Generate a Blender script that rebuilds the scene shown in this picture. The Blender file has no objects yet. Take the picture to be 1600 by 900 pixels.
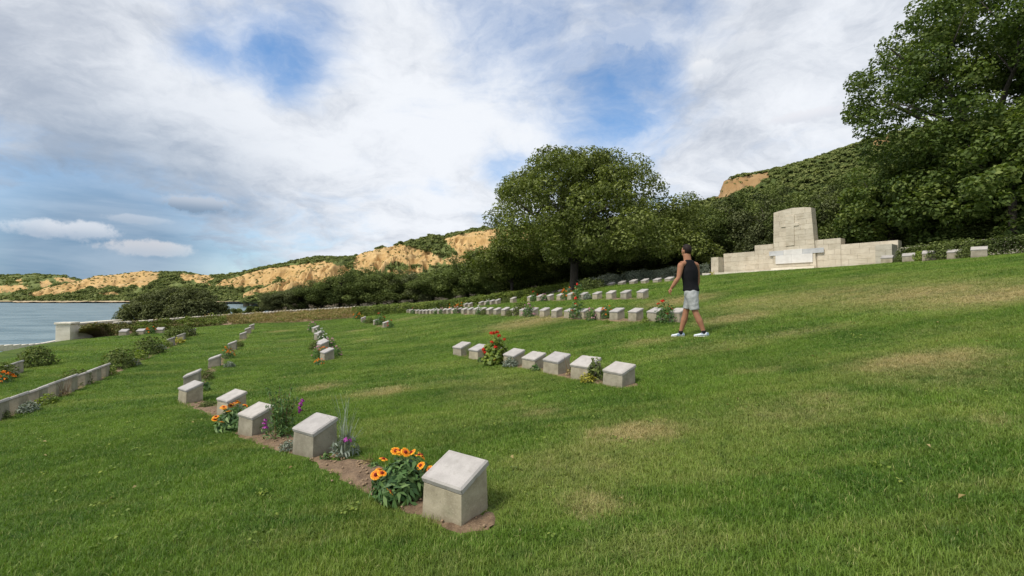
import bpy, bmesh, math, random
import numpy as np
from mathutils import Vector, Matrix, Euler

R = math.radians
random.seed(7)
rng = np.random.default_rng(11)
scene = bpy.context.scene
COL = scene.collection

# ------------------------------------------------------------------ camera
CZ = 5.0                       # eye height above the sea (sea level is z = 0)
FPX = 720.0                    # focal length in pixels of the 1600 wide photograph
cam_d = bpy.data.cameras.new('camera')
cam = bpy.data.objects.new('camera', cam_d)
COL.objects.link(cam)
cam.location = (0, 0, CZ)
PITCH = math.atan(15 / FPX)
cam.rotation_euler = (R(90) + PITCH, 0, 0)
cam_d.sensor_width = 36.0
cam_d.lens = FPX / 1600 * 36
cam_d.clip_start = 0.05
cam_d.clip_end = 9000
scene.camera = cam

# ------------------------------------------------------------------ exposure
scene.view_settings.view_transform = 'Standard'
scene.view_settings.look = 'None'
scene.view_settings.gamma = 1
scene.view_settings.exposure = 0.1
scene.view_settings.use_curve_mapping = False
scene.cycles.max_bounces = 6
scene.cycles.transparent_max_bounces = 4

# ------------------------------------------------------------------ node helpers
class N:
    """small wrapper that adds nodes to a tree and links values or sockets"""
    def __init__(s, tree): s.t = tree; s.n = tree.nodes; s.l = tree.links
    def put(s, sock, v):
        if v is None: return
        if isinstance(v, bpy.types.NodeSocket): s.l.new(v, sock)
        else:
            if hasattr(sock.default_value, '__len__') and not hasattr(v, '__len__'): v = [v] * len(sock.default_value)
            if hasattr(v, '__len__') and len(v) == 3 and len(sock.default_value) == 4: v = tuple(v) + (1,)
            sock.default_value = v
    def add(s, typ, ins=None, **kw):
        nd = s.n.new(typ)
        for k, v in kw.items(): setattr(nd, k, v)
        for k, v in (ins or {}).items(): s.put(nd.inputs[k], v)
        return nd
    def m(s, op, a, b=None, c=None, clamp=False):
        nd = s.n.new('ShaderNodeMath'); nd.operation = op; nd.use_clamp = clamp
        for i, v in enumerate((a, b, c)): s.put(nd.inputs[i], v)
        return nd.outputs[0]
    def v(s, op, a, b=None):
        nd = s.n.new('ShaderNodeVectorMath'); nd.operation = op
        s.put(nd.inputs[0], a)
        if b is not None: s.put(nd.inputs[3] if op == 'SCALE' else nd.inputs[1], b)
        return nd.outputs['Value'] if op in ('DOT_PRODUCT', 'LENGTH') else nd.outputs[0]
    def noise(s, vec, scale, detail=4, rough=.5, dist=0, out='Fac'):
        nd = s.add('ShaderNodeTexNoise', {'Vector': vec, 'Scale': scale, 'Detail': detail, 'Roughness': rough, 'Distortion': dist})
        return nd.outputs[out]
    def ramp(s, f, lo, hi, a=0., b=1.):
        nd = s.add('ShaderNodeMapRange', {'Value': f, 'From Min': lo, 'From Max': hi, 'To Min': a, 'To Max': b}, interpolation_type='SMOOTHSTEP')
        return nd.outputs[0]
    def mix(s, f, a, b, mode='MIX'):
        nd = s.n.new('ShaderNodeMix'); nd.data_type = 'RGBA'; nd.blend_type = mode
        s.put(nd.inputs[0], f); s.put(nd.inputs[6], a); s.put(nd.inputs[7], b)
        return nd.outputs[2]

# ------------------------------------------------------------------ world: sky with clouds
SUN_EL, SUN_AZ = 52.0, -125.0        # azimuth measured from +y towards +x: the sun stands behind the camera, to the left
sun_dir = Vector((math.sin(R(SUN_AZ)) * math.cos(R(SUN_EL)), math.cos(R(SUN_AZ)) * math.cos(R(SUN_EL)), math.sin(R(SUN_EL))))
world = bpy.data.worlds.new('World'); scene.world = world; world.use_nodes = True
wt = world.node_tree; wt.nodes.clear(); w = N(wt)
sky = w.add('ShaderNodeTexSky', sky_type='NISHITA', sun_disc=False, sun_elevation=R(SUN_EL), sun_rotation=R(SUN_AZ), altitude=0, air_density=1.0, dust_density=.6, ozone_density=2.0)
tc = w.add('ShaderNodeTexCoord'); D = tc.outputs['Generated']
D = w.v('NORMALIZE', D)
sp = w.add('ShaderNodeSeparateXYZ', {0: D})
dz = w.m('MAXIMUM', sp.outputs[2], 0.0)
inv = w.m('DIVIDE', 1.0, w.m('ADD', dz, 0.34))
P = w.v('SCALE', D, inv)
P = w.v('MULTIPLY', P, (1, 1, 0))
def sky_dir(u, v):
    d = Vector(((u - 800) / FPX, 1, (465 - v) / FPX)); d.normalize(); return d
def blob(u, v, rad_px, amt):
    """a soft cloud mass around one direction of the sky"""
    d = sky_dir(u, v); ang = rad_px / FPX * d.y
    k = 1 / max(1e-4, (1 - math.cos(ang)))
    e = w.m('EXPONENT', w.m('MULTIPLY', w.m('SUBTRACT', w.v('DOT_PRODUCT', D, tuple(d)), 1.0), k))
    return w.m('MULTIPLY', e, amt)
def total(bl, base):
    s_ = base
    for b in bl: s_ = w.m('ADD', s_, blob(*b))
    return s_
warp = w.v('SCALE', w.v('SUBTRACT', w.noise(P, 2.2, 6, .55, 0, 'Color'), (.5, .5, .5)), .36)
PW = w.v('ADD', P, warp)
n1 = w.noise(PW, 2.7, 10, .62, .2)
st = w.add('ShaderNodeMapping', {'Vector': PW, 'Rotation': (0, 0, R(35)), 'Scale': (.8, 1.9, 1)})
n2 = w.noise(st.outputs[0], 2.2, 9, .62, .3)
nn = w.m('ADD', w.m('MULTIPLY', n1, .72), w.m('MULTIPLY', n2, .28))
cov = total([(370, 65, 115, -.22), (200, 30, 70, -.08), (305, 75, 50, -.16), (440, 110, 70, -.24), (500, 10, 90, -.20), (930, 95, 220, -.13), (720, 70, 120, -.06), (960, 150, 60, -.03), (1040, 40, 90, -.08), (840, 60, 80, -.07), (760, 30, 80, -.06),
             (1060, 150, 70, -.12), (30, 30, 60, -.08), (940, 190, 60, -.06), (780, 262, 40, -.10), (130, 330, 110, -.10), (60, 420, 200, -.18), (400, 400, 160, -.07), (150, 60, 200, .18), (330, 170, 190, .15), (680, 190, 200, .14),
             (1250, 120, 160, .10), (1180, 260, 150, .10), (1100, 95, 26, .16), (1040, 48, 40, .14), (620, 60, 70, .08), (1500, 200, 200, .10)], .10)
mask = w.ramp(w.m('ADD', nn, cov), .27, .68)
br = w.noise(w.v('ADD', PW, (3.1, 7.7, 0)), 4.0, 10, .64, .2)
lum = w.m('ADD', w.m('MULTIPLY', w.m('SUBTRACT', br, .5), 1.7),
          total([(60, 110, 130, -.10), (0, 0, 140, -.12), (190, 90, 110, .10), (40, 160, 100, -.10), (330, 165, 90, .30), (620, 170, 180, .22), (760, 140, 130, .10), (720, 330, 160, .10), (1250, 60, 130, -.05),
                 (1320, 170, 60, .15), (250, 290, 150, -.14), (80, 240, 120, -.08), (340, 185, 40, -.05), (60, 400, 160, -.40)], .60), clamp=True)
grey = w.mix(w.ramp(lum, .05, .95), (.43, .48, .57, 1), (.84, .87, .92, 1))
# slate blue bank that lies low over the sea on the left, and the pale band over the horizon
bank = w.m('MULTIPLY', total([(40, 425, 190, .80), (300, 405, 160, .52), (200, 300, 150, .25)], 0), 1.0, clamp=True)
slate = w.mix(w.ramp(w.noise(w.v('MULTIPLY', D, (1, 1, 6)), 3.2, 6, .55, .4), .35, .65), (.150, .255, .395, 1), (.32, .41, .53, 1))
grey = w.mix(bank, grey, slate)
# small separate cumulus over the sea
def puff(u, v, ru, rv):
    d = sky_dir(u, v); rt = Vector((d.y, -d.x, 0)).normalized(); up = rt.cross(d)
    a = w.m('DIVIDE', w.v('DOT_PRODUCT', D, tuple(rt)), ru / FPX * d.y); b = w.m('DIVIDE', w.v('DOT_PRODUCT', D, tuple(up)), rv / FPX * d.y)
    r2 = w.m('ADD', w.m('MULTIPLY', a, a), w.m('MULTIPLY', b, b))
    front = w.m('GREATER_THAN', sp.outputs[1], 0)
    return w.m('MULTIPLY', w.m('SUBTRACT', 1.0, r2), front), b
pn = w.m('MULTIPLY', w.m('SUBTRACT', w.noise(D, 30, 8, .66), .5), 2.6)
res = grey; msk = mask
msk = w.m('MAXIMUM', mask, w.m('MULTIPLY', bank, .92))
for (u, v, ru, rv, top, bot, s_) in ((60, 356, 52, 17, (.64, .67, .73, 1), (.40, .46, .56, 1), .9), (128, 361, 50, 19, (.68, .70, .75, 1), (.40, .46, .56, 1), .9), (210, 342, 50, 9, (.55, .59, .66, 1), (.42, .48, .57, 1), .6),
                                 (255, 312, 50, 10, (.34, .42, .53, 1), (.27, .35, .47, 1), .8), (305, 318, 68, 17, (.50, .55, .63, 1), (.22, .30, .41, 1), .95), (230, 388, 78, 15, (.66, .64, .66, 1), (.50, .53, .60, 1), .8), (422, 378, 14, 5, (.7, .72, .77, 1), (.55, .6, .68, 1), .8), (455, 384, 9, 6, (.6, .65, .73, 1), (.5, .57, .67, 1), .5),
                                 (595, 385, 16, 9, (.80, .81, .84, 1), (.7, .72, .77, 1), .9), (1270, 178, 60, 13, (.78, .79, .84, 1), (.66, .69, .76, 1), .8), (1100, 100, 24, 12, (.80, .82, .86, 1), (.70, .74, .8, 1), .9), (1150, 64, 60, 16, (.80, .82, .86, 1), (.7, .74, .8, 1), .45), (1000, 45, 70, 30, (.80, .82, .86, 1), (.72, .76, .82, 1), .5)):
    f, b = puff(u, v, ru, rv)
    f = w.m('MULTIPLY', w.ramp(w.m('ADD', f, pn), .05, .75), s_)
    res = w.mix(f, res, w.mix(w.ramp(b, -.7, .6), bot, top))
    msk = w.m('MAXIMUM', msk, f)
hz = w.m('MULTIPLY', w.ramp(sp.outputs[2], .30, .0), .55)
msk2 = w.m('MAXIMUM', msk, hz)
low = w.mix(w.ramp(sp.outputs[2], -.02, 0), (.10, .13, .12, 1), res)
bg1 = w.add('ShaderNodeBackground', {'Color': w.mix(1.0, sky.outputs[0], (.98, 1.22, 1.36, 1), 'MULTIPLY'), 'Strength': 0.13})
bg2 = w.add('ShaderNodeBackground', {'Color': low, 'Strength': 1.0})
mixw = w.add('ShaderNodeMixShader', {0: msk2, 1: bg1.outputs[0], 2: bg2.outputs[0]})
wo = w.add('ShaderNodeOutputWorld'); wt.links.new(mixw.outputs[0], wo.inputs[0])
world.cycles.sampling_method = 'MANUAL'; world.cycles.sample_map_resolution = 512

# ------------------------------------------------------------------ sun, softened by cloud
sd = bpy.data.lights.new('sun', 'SUN'); sd.energy = 3.2; sd.angle = R(16); sd.color = (1.0, .94, .84)
so = bpy.data.objects.new('sun', sd); COL.objects.link(so)
so.rotation_euler = (-sun_dir).to_track_quat('-Z', 'Y').to_euler()
so.location = (0, 0, 60)

# ------------------------------------------------------------------ ground function
GP = np.array([(-.33, 3.0, -1.5), (-1.86, 4.39, -1.57), (-3.05, 5.5, -1.68), (-3.7, 6, -1.65), (-5, 7.1, -1.74), (-.95, 10, -1.4), (3.5, 9.06, -.76), (3.46, 11, -.55), (4.7, 16.5, .05), (7.5, 22, .75), (1.47, 6.38, -1.12),
               (14, 23.5, 1.35), (16.8, 20, 1.39), (11.6, 27, 1.31), (15.2, 15, 1.35), (-7.3, 10.6, -1.94), (-8, 12.5, -1.88), (-9, 15, -1.85), (-12.5, 21.8, -1.85), (-4.8, 12, -1.7), (-10.9, 12.4, -2.05), (-8.5, 8.1, -1.96),
               (-16.8, 20, -2.0), (-6.2, 22.5, -1.44), (4.04, 30, .5), (-7.3, 33, -1.2), (-21.5, 22, -2.05), (-18.7, 31.7, -1.85), (-12.5, 31.5, -1.55), (0, 0, -1.62), (5, 38, .4), (-19, 16, -2.1), (8, 3, -.4), (14, 36, 1.6)])
_A = np.stack([np.ones(len(GP)), GP[:, 0], GP[:, 1]], 1)
_pl = np.linalg.lstsq(_A, GP[:, 2], rcond=None)[0]
def _k(x, y, L=9.0):
    return np.exp(-((x[..., None] - GP[:, 0]) ** 2 + (y[..., None] - GP[:, 1]) ** 2) / (2 * L * L))
_w = np.linalg.solve(_k(GP[:, 0], GP[:, 1]) + .06 * np.eye(len(GP)), GP[:, 2] - _A @ _pl)
def G(x, y):
    """height of the lawn"""
    x = np.asarray(x, float); y = np.asarray(y, float)
    return CZ + _pl[0] + _pl[1] * np.clip(x, -40, 60) + _pl[2] * np.clip(y, -20, 60) + _k(x, y) @ _w
def g(x, y): return float(G(np.array([x]), np.array([y]))[0])
def at(u, v):
    """point of the lawn seen at pixel u, v of the photograph"""
    t = np.geomspace(1.2, 120, 4000)
    dx = (u - 800) / FPX; dzz = (465 - v) / FPX
    h = CZ + dzz * t - G(dx * t, t)
    i = int(np.argmax(h < 0)) if (h < 0).any() else len(t) - 1
    return Vector((dx * t[i], t[i], g(dx * t[i], t[i])))
NRM = Vector((.898, .439, 0)); DIR = Vector((-.439, .898, 0))
def on_row(off, u):
    """point of the grave row at a distance off across the slope, in the direction of pixel column u"""
    k = (u - 800) / FPX
    Y = off / (NRM.x * k + NRM.y); return Vector((k * Y, Y, g(k * Y, Y)))
def slope_n(x, y):
    e = .2; return Vector((-(g(x + e, y) - g(x - e, y)) / (2 * e), -(g(x, y + e) - g(x, y - e)) / (2 * e), 1)).normalized()

# numpy gradient noise
_perm = rng.permutation(256); _perm = np.concatenate([_perm, _perm, _perm]); _gr = rng.normal(size=(256, 3)); _gr /= np.linalg.norm(_gr, axis=1)[:, None]
def pnoise(x, y, z=0.0):
    x, y, z = np.broadcast_arrays(np.asarray(x, float), np.asarray(y, float), np.asarray(z, float))
    xi, yi, zi = np.floor(x).astype(int), np.floor(y).astype(int), np.floor(z).astype(int)
    xf, yf, zf = x - xi, y - yi, z - zi
    f = lambda t: t * t * t * (t * (t * 6 - 15) + 10)
    U, V, W = f(xf), f(yf), f(zf)
    def c(i, j, k):
        h = _perm[_perm[_perm[(xi + i) & 255] + ((yi + j) & 255)] + ((zi + k) & 255)]; q = _gr[h]
        return q[..., 0] * (xf - i) + q[..., 1] * (yf - j) + q[..., 2] * (zf - k)
    l = lambda a, b, t: a + t * (b - a)
    return l(l(l(c(0, 0, 0), c(1, 0, 0), U), l(c(0, 1, 0), c(1, 1, 0), U), V), l(l(c(0, 0, 1), c(1, 0, 1), U), l(c(0, 1, 1), c(1, 1, 1), U), V), W)
def fbm(x, y, z=0.0, o=4, g_=.5):
    s_ = 0; a = 1; f = 1.
    for i in range(o): s_ = s_ + a * pnoise(x * f + 17.3 * i, y * f + 5.1 * i, z * f if np.ndim(z) else z); a *= g_; f *= 2.03
    return s_

# ------------------------------------------------------------------ object helpers
def mesh_np(name, V, F, smooth=False, attrs=None):
    V = np.asarray(V, np.float32); F = np.asarray(F, np.int32)
    me = bpy.data.meshes.new(name)
    me.vertices.add(len(V)); me.vertices.foreach_set('co', V.ravel())
    k = F.shape[1]
    me.loops.add(F.size); me.loops.foreach_set('vertex_index', F.ravel())
    me.polygons.add(len(F)); me.polygons.foreach_set('loop_start', np.arange(0, F.size, k, dtype=np.int32))
    if smooth: me.polygons.foreach_set('use_smooth', np.ones(len(F), bool))
    for n_, a in (attrs or {}).items():
        at_ = me.attributes.new(n_, 'FLOAT', 'POINT'); at_.data.foreach_set('value', np.asarray(a, np.float32))
    me.update(calc_edges=True)
    return me
def link(name, me, mats=(), parent=None, loc=None, rot=None, **props):
    o = bpy.data.objects.new(name, me); COL.objects.link(o)
    if me is not None:
        for m_ in (mats if isinstance(mats, (list, tuple)) else [mats]):
            if m_ is not None and m_.name not in [q.name for q in me.materials if q]: me.materials.append(m_)
    if parent: o.parent = parent
    if loc is not None: o.location = loc
    if rot is not None: o.rotation_euler = rot
    for k, v in props.items(): o[k] = v
    return o
def thing(name, label, cat, loc=(0, 0, 0), rotz=0, group=None):
    o = link(name, None, loc=loc, rot=(0, 0, rotz), label=label, category=cat)
    if group: o['group'] = group
    return o
def children(o): return list(o.children)
def copy_tree(root, label, loc, rot, scale=(1, 1, 1), group=None, category=None):
    r = root.copy(); COL.objects.link(r); r.location = loc; r.rotation_euler = rot; r.scale = scale
    r['label'] = label
    if group: r['group'] = group
    if category: r['category'] = category
    for ch in children(root):
        c = ch.copy(); COL.objects.link(c); c.parent = r
        for gch in children(ch):
            d = gch.copy(); COL.objects.link(d); d.parent = c
    return r
def bm_mesh(bm, name, smooth=False):
    me = bpy.data.meshes.new(name); bm.to_mesh(me); bm.free()
    if smooth:
        for p in me.polygons: p.use_smooth = True
    return me
def tube_np(pts, rad, n=8, cap=True):
    """rings along a polyline; rad is one radius, a list, or a list of (a, b)"""
    pts = [Vector(p) for p in pts]; V = []; F = []
    ref = None
    for i, p in enumerate(pts):
        t = (pts[min(i + 1, len(pts) - 1)] - pts[max(i - 1, 0)]).normalized()
        if ref is None:
            ref = Vector((1, 0, 0)) if abs(t.x) < .8 else Vector((0, 1, 0))
        a = (ref - t * ref.dot(t)).normalized(); b = t.cross(a); ref = a
        r = rad[i] if hasattr(rad, '__len__') else rad
        ra, rb = r if hasattr(r, '__len__') else (r, r)
        for k in range(n):
            th = 2 * math.pi * k / n; V.append(p + a * (ra * math.cos(th)) + b * (rb * math.sin(th)))
    for i in range(len(pts) - 1):
        for k in range(n):
            F.append((i * n + k, i * n + (k + 1) % n, (i + 1) * n + (k + 1) % n, (i + 1) * n + k))
    V = [tuple(q) for q in V]
    if cap:
        for e, base in ((0, 0), (1, (len(pts) - 1) * n)):
            V.append(tuple(pts[0] if e == 0 else pts[-1])); c = len(V) - 1
            for k in range(n):
                a_, b_ = base + k, base + (k + 1) % n
                F.append((c, b_, a_, a_) if e == 0 else (c, a_, b_, b_))
    return V, F
class MB:
    """collects polygons of any size into one mesh"""
    def __init__(s): s.V = []; s.F = []; s.M = []
    def add(s, V, F, m=0):
        o = len(s.V); s.V += [tuple(v) for v in V]
        for f in F:
            q = []
            for i in f:
                if o + i not in q: q.append(o + i)
            s.F.append(q); s.M.append(m)
    def box(s, c, size, M=None, m=0):
        x, y, z = [q / 2 for q in size]
        V = [Vector((a * x, b * y, d * z)) for d in (-1, 1) for a, b in ((-1, -1), (1, -1), (1, 1), (-1, 1))]
        V = [(M @ v if M else v) + Vector(c) for v in V]
        s.add(V, [(3, 2, 1, 0), (4, 5, 6, 7), (0, 1, 5, 4), (1, 2, 6, 5), (2, 3, 7, 6), (3, 0, 4, 7)], m)
    def tube(s, pts, rad, n=8, m=0): s.add(*tube_np(pts, rad, n), m)
    def mesh(s, name, smooth=False):
        me = bpy.data.meshes.new(name); me.from_pydata(s.V, [], s.F)
        me.polygons.foreach_set('material_index', s.M)
        if smooth: me.polygons.foreach_set('use_smooth', [True] * len(s.F))
        me.update(); return me

# ------------------------------------------------------------------ materials
def mat(name):
    m = bpy.data.materials.new(name); m.use_nodes = True; m.node_tree.nodes.clear()
    return m, N(m.node_tree)
def finish(m, n, shader):
    o = n.add('ShaderNodeOutputMaterial'); m.node_tree.links.new(shader, o.inputs[0]); return m
def principled(n, col, rough=.8, normal=None, **kw):
    ins = {'Base Color': col, 'Roughness': rough}
    ins.update(kw)
    if normal is not None: ins['Normal'] = normal
    return n.add('ShaderNodeBsdfPrincipled', ins).outputs[0]
def bump(n, h, strength=.4, dist=.02):
    return n.add('ShaderNodeBump', {'Height': h, 'Strength': strength, 'Distance': dist}).outputs[0]
def geo_pos(n): return n.add('ShaderNodeNewGeometry').outputs['Position']
def attr(n, name, typ='GEOMETRY'):
    a = n.add('ShaderNodeAttribute', attribute_name=name, attribute_type=typ); return a.outputs['Fac']

def leaf_mat(name, dark, mid, light, trans=.25, rough=.55, spec=.3):
    """leaf surface: per leaf tint, some light passing through"""
    m, n = mat(name)
    t = attr(n, 'tint')
    rnd = n.add('ShaderNodeObjectInfo').outputs['Random']
    t = n.m('ADD', t, n.m('MULTIPLY', n.m('SUBTRACT', rnd, .5), .16))
    c = n.mix(n.ramp(t, 0, .5), dark + (1,), mid + (1,)); c = n.mix(n.ramp(t, .5, 1), c, light + (1,))
    p = principled(n, c, rough, **{'Specular IOR Level': spec})
    tr = n.add('ShaderNodeBsdfTranslucent', {'Color': n.mix(1.0, c, (1.25, 1.35, .6, 1), 'MULTIPLY')}).outputs[0]
    return finish(m, n, n.add('ShaderNodeMixShader', {0: trans, 1: p, 2: tr}).outputs[0])
def plain_mat(name, col, rough=.7, var=.25, scale=30, bstr=0):
    m, n = mat(name); p = n.add('ShaderNodeTexCoord').outputs['Object']
    f = n.noise(p, scale, 4, .6)
    c = n.mix(f, tuple(q * (1 - var) for q in col) + (1,), tuple(min(1, q * (1 + var)) for q in col) + (1,))
    return finish(m, n, principled(n, c, rough, bump(n, f, bstr, .01) if bstr else None, **{'Specular IOR Level': .2}))

def m_plinth():
    m, n = mat('weathered_concrete'); P_ = n.add('ShaderNodeTexCoord').outputs['Object']; W = geo_pos(n)
    rnd = n.add('ShaderNodeObjectInfo').outputs['Random']
    off = n.v('ADD', P_, n.v('SCALE', (17., 9., 5.), rnd))
    big = n.noise(off, 7, 5, .6); fine = n.noise(off, 90, 5, .65); pit = n.noise(off, 45, 2, .5)
    c = n.mix(n.ramp(big, .32, .66), (.25, .222, .160, 1), (.37, .335, .252, 1))
    c = n.mix(n.m('MULTIPLY', n.ramp(fine, .5, .75), .5), c, (.50, .45, .37, 1))
    c = n.mix(n.m('MULTIPLY', n.ramp(pit, .66, .74), .5), c, (.16, .14, .11, 1))
    z = n.add('ShaderNodeSeparateXYZ', {0: P_}).outputs[2]
    stain = n.m('MULTIPLY', n.ramp(n.m('ADD', z, n.m('MULTIPLY', n.noise(off, 12, 4, .6), .10)), .14, .02), .55)
    c = n.mix(stain, c, (.17, .135, .09, 1))
    moss = n.m('MULTIPLY', n.ramp(n.noise(off, 5, 4, .6), .56, .7), .35)
    c = n.mix(moss, c, (.20, .20, .13, 1))
    c = n.mix(1.0, c, n.mix(rnd, (.85, .85, .86, 1), (1.12, 1.08, 1.0, 1)), 'MULTIPLY')
    h = n.m('ADD', fine, n.m('MULTIPLY', pit, -.5))
    return finish(m, n, principled(n, c, .92, bump(n, h, .35, .01)))
def m_tablet():
    m, n = mat('pale_marble'); P_ = n.add('ShaderNodeTexCoord').outputs['Object']
    rnd = n.add('ShaderNodeObjectInfo').outputs['Random']; off = n.v('ADD', P_, n.v('SCALE', (11., 23., 7.), rnd))
    f = n.noise(off, 120, 4, .7); b = n.noise(off, 9, 5, .6)
    c = n.mix(n.ramp(b, .3, .7), (.375, .350, .320, 1), (.475, .445, .410, 1))
    c = n.mix(n.m('MULTIPLY', n.ramp(f, .52, .66), .55), c, (.33, .30, .27, 1))
    c = n.mix(n.m('MULTIPLY', n.ramp(n.noise(off, 24, 5, .65), .56, .70), .5), c, (.30, .275, .235, 1))
    c = n.mix(1.0, c, n.mix(rnd, (.90, .90, .92, 1), (1.05, 1.03, 1.0, 1)), 'MULTIPLY')
    return finish(m, n, principled(n, c, .7, bump(n, f, .18, .004)))
def m_masonry(name, a, b_, stain=.6, cool=0.):
    m, n = mat(name); W = geo_pos(n); rnd = n.add('ShaderNodeObjectInfo').outputs['Random']
    st_ = n.add('ShaderNodeMapping', {'Vector': W, 'Scale': (1, 1, 5)}).outputs[0]
    f = n.noise(W, 3.0, 6, .62); s2 = n.noise(st_, 2.2, 6, .65); fine = n.noise(W, 40, 4, .65)
    c = n.mix(n.ramp(f, .3, .7), a + (1,), b_ + (1,))
    c = n.mix(n.m('MULTIPLY', n.ramp(s2, .5, .72), stain), c, (.27, .215, .125, 1))
    c = n.mix(n.m('MULTIPLY', n.ramp(fine, .55, .75), .35), c, tuple(q * .6 for q in a) + (1,))
    c = n.mix(1.0, c, n.mix(rnd, (.93, .93, .92, 1), (1.07, 1.06, 1.05, 1)), 'MULTIPLY')
    return finish(m, n, principled(n, c, .88, bump(n, n.m('ADD', fine, s2), .3, .02)))
def m_soil():
    m, n = mat('garden_soil'); W = geo_pos(n)
    f = n.noise(W, 9, 6, .65); fi = n.noise(W, 60, 5, .7)
    c = n.mix(n.ramp(f, .3, .7), (.155, .098, .055, 1), (.30, .200, .118, 1))
    c = n.mix(n.m('MULTIPLY', n.ramp(fi, .5, .7), .6), c, (.40, .285, .18, 1))
    c = n.mix(n.m('MULTIPLY', n.ramp(n.noise(W, 34, 4, .6), .60, .68), .6), c, (.06, .038, .024, 1))
    return finish(m, n, principled(n, c, .95, bump(n, n.m('ADD', fi, f), .9, .03)))

def grass_color(n, dry):
    W = geo_pos(n)
    a = n.noise(W, .55, 4, .6); b = n.noise(W, 3.5, 4, .6); c_ = n.noise(W, 16, 4, .65)
    st_ = n.add('ShaderNodeMapping', {'Vector': W, 'Rotation': (0, 0, R(26)), 'Scale': (.22, 1.5, 1)}).outputs[0]
    stripe = n.noise(st_, 1.2, 4, .6)
    g1 = n.mix(n.ramp(n.m('ADD', n.m('MULTIPLY', a, .6), n.m('MULTIPLY', b, .4)), .36, .64), (.066, .146, .013, 1), (.176, .280, .034, 1))
    g1 = n.mix(n.m('MULTIPLY', n.ramp(stripe, .47, .66), .6), g1, (.275, .32, .075, 1))
    g1 = n.mix(n.m('MULTIPLY', n.ramp(c_, .45, .68), .5), g1, (.235, .355, .065, 1))
    g1 = n.mix(n.m('MULTIPLY', n.ramp(n.noise(W, 7, 4, .6), .52, .66), .45), g1, (.060, .125, .022, 1))
    d = n.m('ADD', dry, n.m('MULTIPLY', n.m('SUBTRACT', n.m('ADD', n.m('MULTIPLY', b, .6), n.m('MULTIPLY', c_, .4)), .5), n.m('ADD', .25, n.m('MULTIPLY', dry, 1.2))))
    d = n.m('MULTIPLY', n.ramp(d, .20, 1.0), .88)
    straw = n.mix(n.ramp(c_, .35, .65), (.40, .315, .145, 1), (.54, .43, .225, 1))
    return n.mix(d, g1, straw)
def m_ground():
    m, n = mat('lawn_ground'); W = geo_pos(n)
    c = grass_color(n, attr(n, 'dry'))
    fi = n.noise(W, 55, 4, .7)
    c = n.mix(n.m('MULTIPLY', n.ramp(fi, .40, .62), .75), c, (.045, .055, .016, 1))
    c = n.mix(1.0, c, (.62, .62, .60, 1), 'MULTIPLY')
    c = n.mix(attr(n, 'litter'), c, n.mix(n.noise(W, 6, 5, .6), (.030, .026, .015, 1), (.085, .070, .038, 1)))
    c = n.mix(attr(n, 'sand'), c, n.mix(n.noise(W, .2, 4, .6), (.36, .28, .18, 1), (.48, .38, .25, 1)))
    return finish(m, n, principled(n, c, .95, bump(n, fi, .5, .03), **{'Specular IOR Level': .15}))
def m_grass():
    m, n = mat('grass_blade')
    c = grass_color(n, attr(n, 'dry', 'INSTANCER'))
    t = attr(n, 'tint')
    straw = n.mix(n.m('MULTIPLY', n.ramp(t, .92, .97), .55), c, (.40, .36, .16, 1))
    c = n.mix(1.0, straw, n.mix(t, (.72, .74, .70, 1), (1.30, 1.28, 1.25, 1)), 'MULTIPLY')
    p = principled(n, c, .5, **{'Specular IOR Level': .25})
    tr = n.add('ShaderNodeBsdfTranslucent', {'Color': n.mix(1.0, c, (1.2, 1.25, .7, 1), 'MULTIPLY')}).outputs[0]
    return finish(m, n, n.add('ShaderNodeMixShader', {0: .3, 1: p, 2: tr}).outputs[0])
def m_water():
    m, n = mat('sea_water'); W = geo_pos(n)
    mp = n.add('ShaderNodeMapping', {'Vector': W, 'Rotation': (0, 0, R(18)), 'Scale': (.35, 1, 1)}).outputs[0]
    h = n.m('ADD', n.noise(mp, .30, 6, .65, .6), n.m('MULTIPLY', n.noise(mp, 1.4, 4, .6), .35))
    c = n.mix(n.ramp(n.noise(mp, .16, 8, .72, .4), .40, .60), (.075, .135, .150, 1), (.185, .255, .265, 1))
    return finish(m, n, principled(n, c, .30, bump(n, h, 1.0, .8), **{'IOR': 1.33}))
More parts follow.
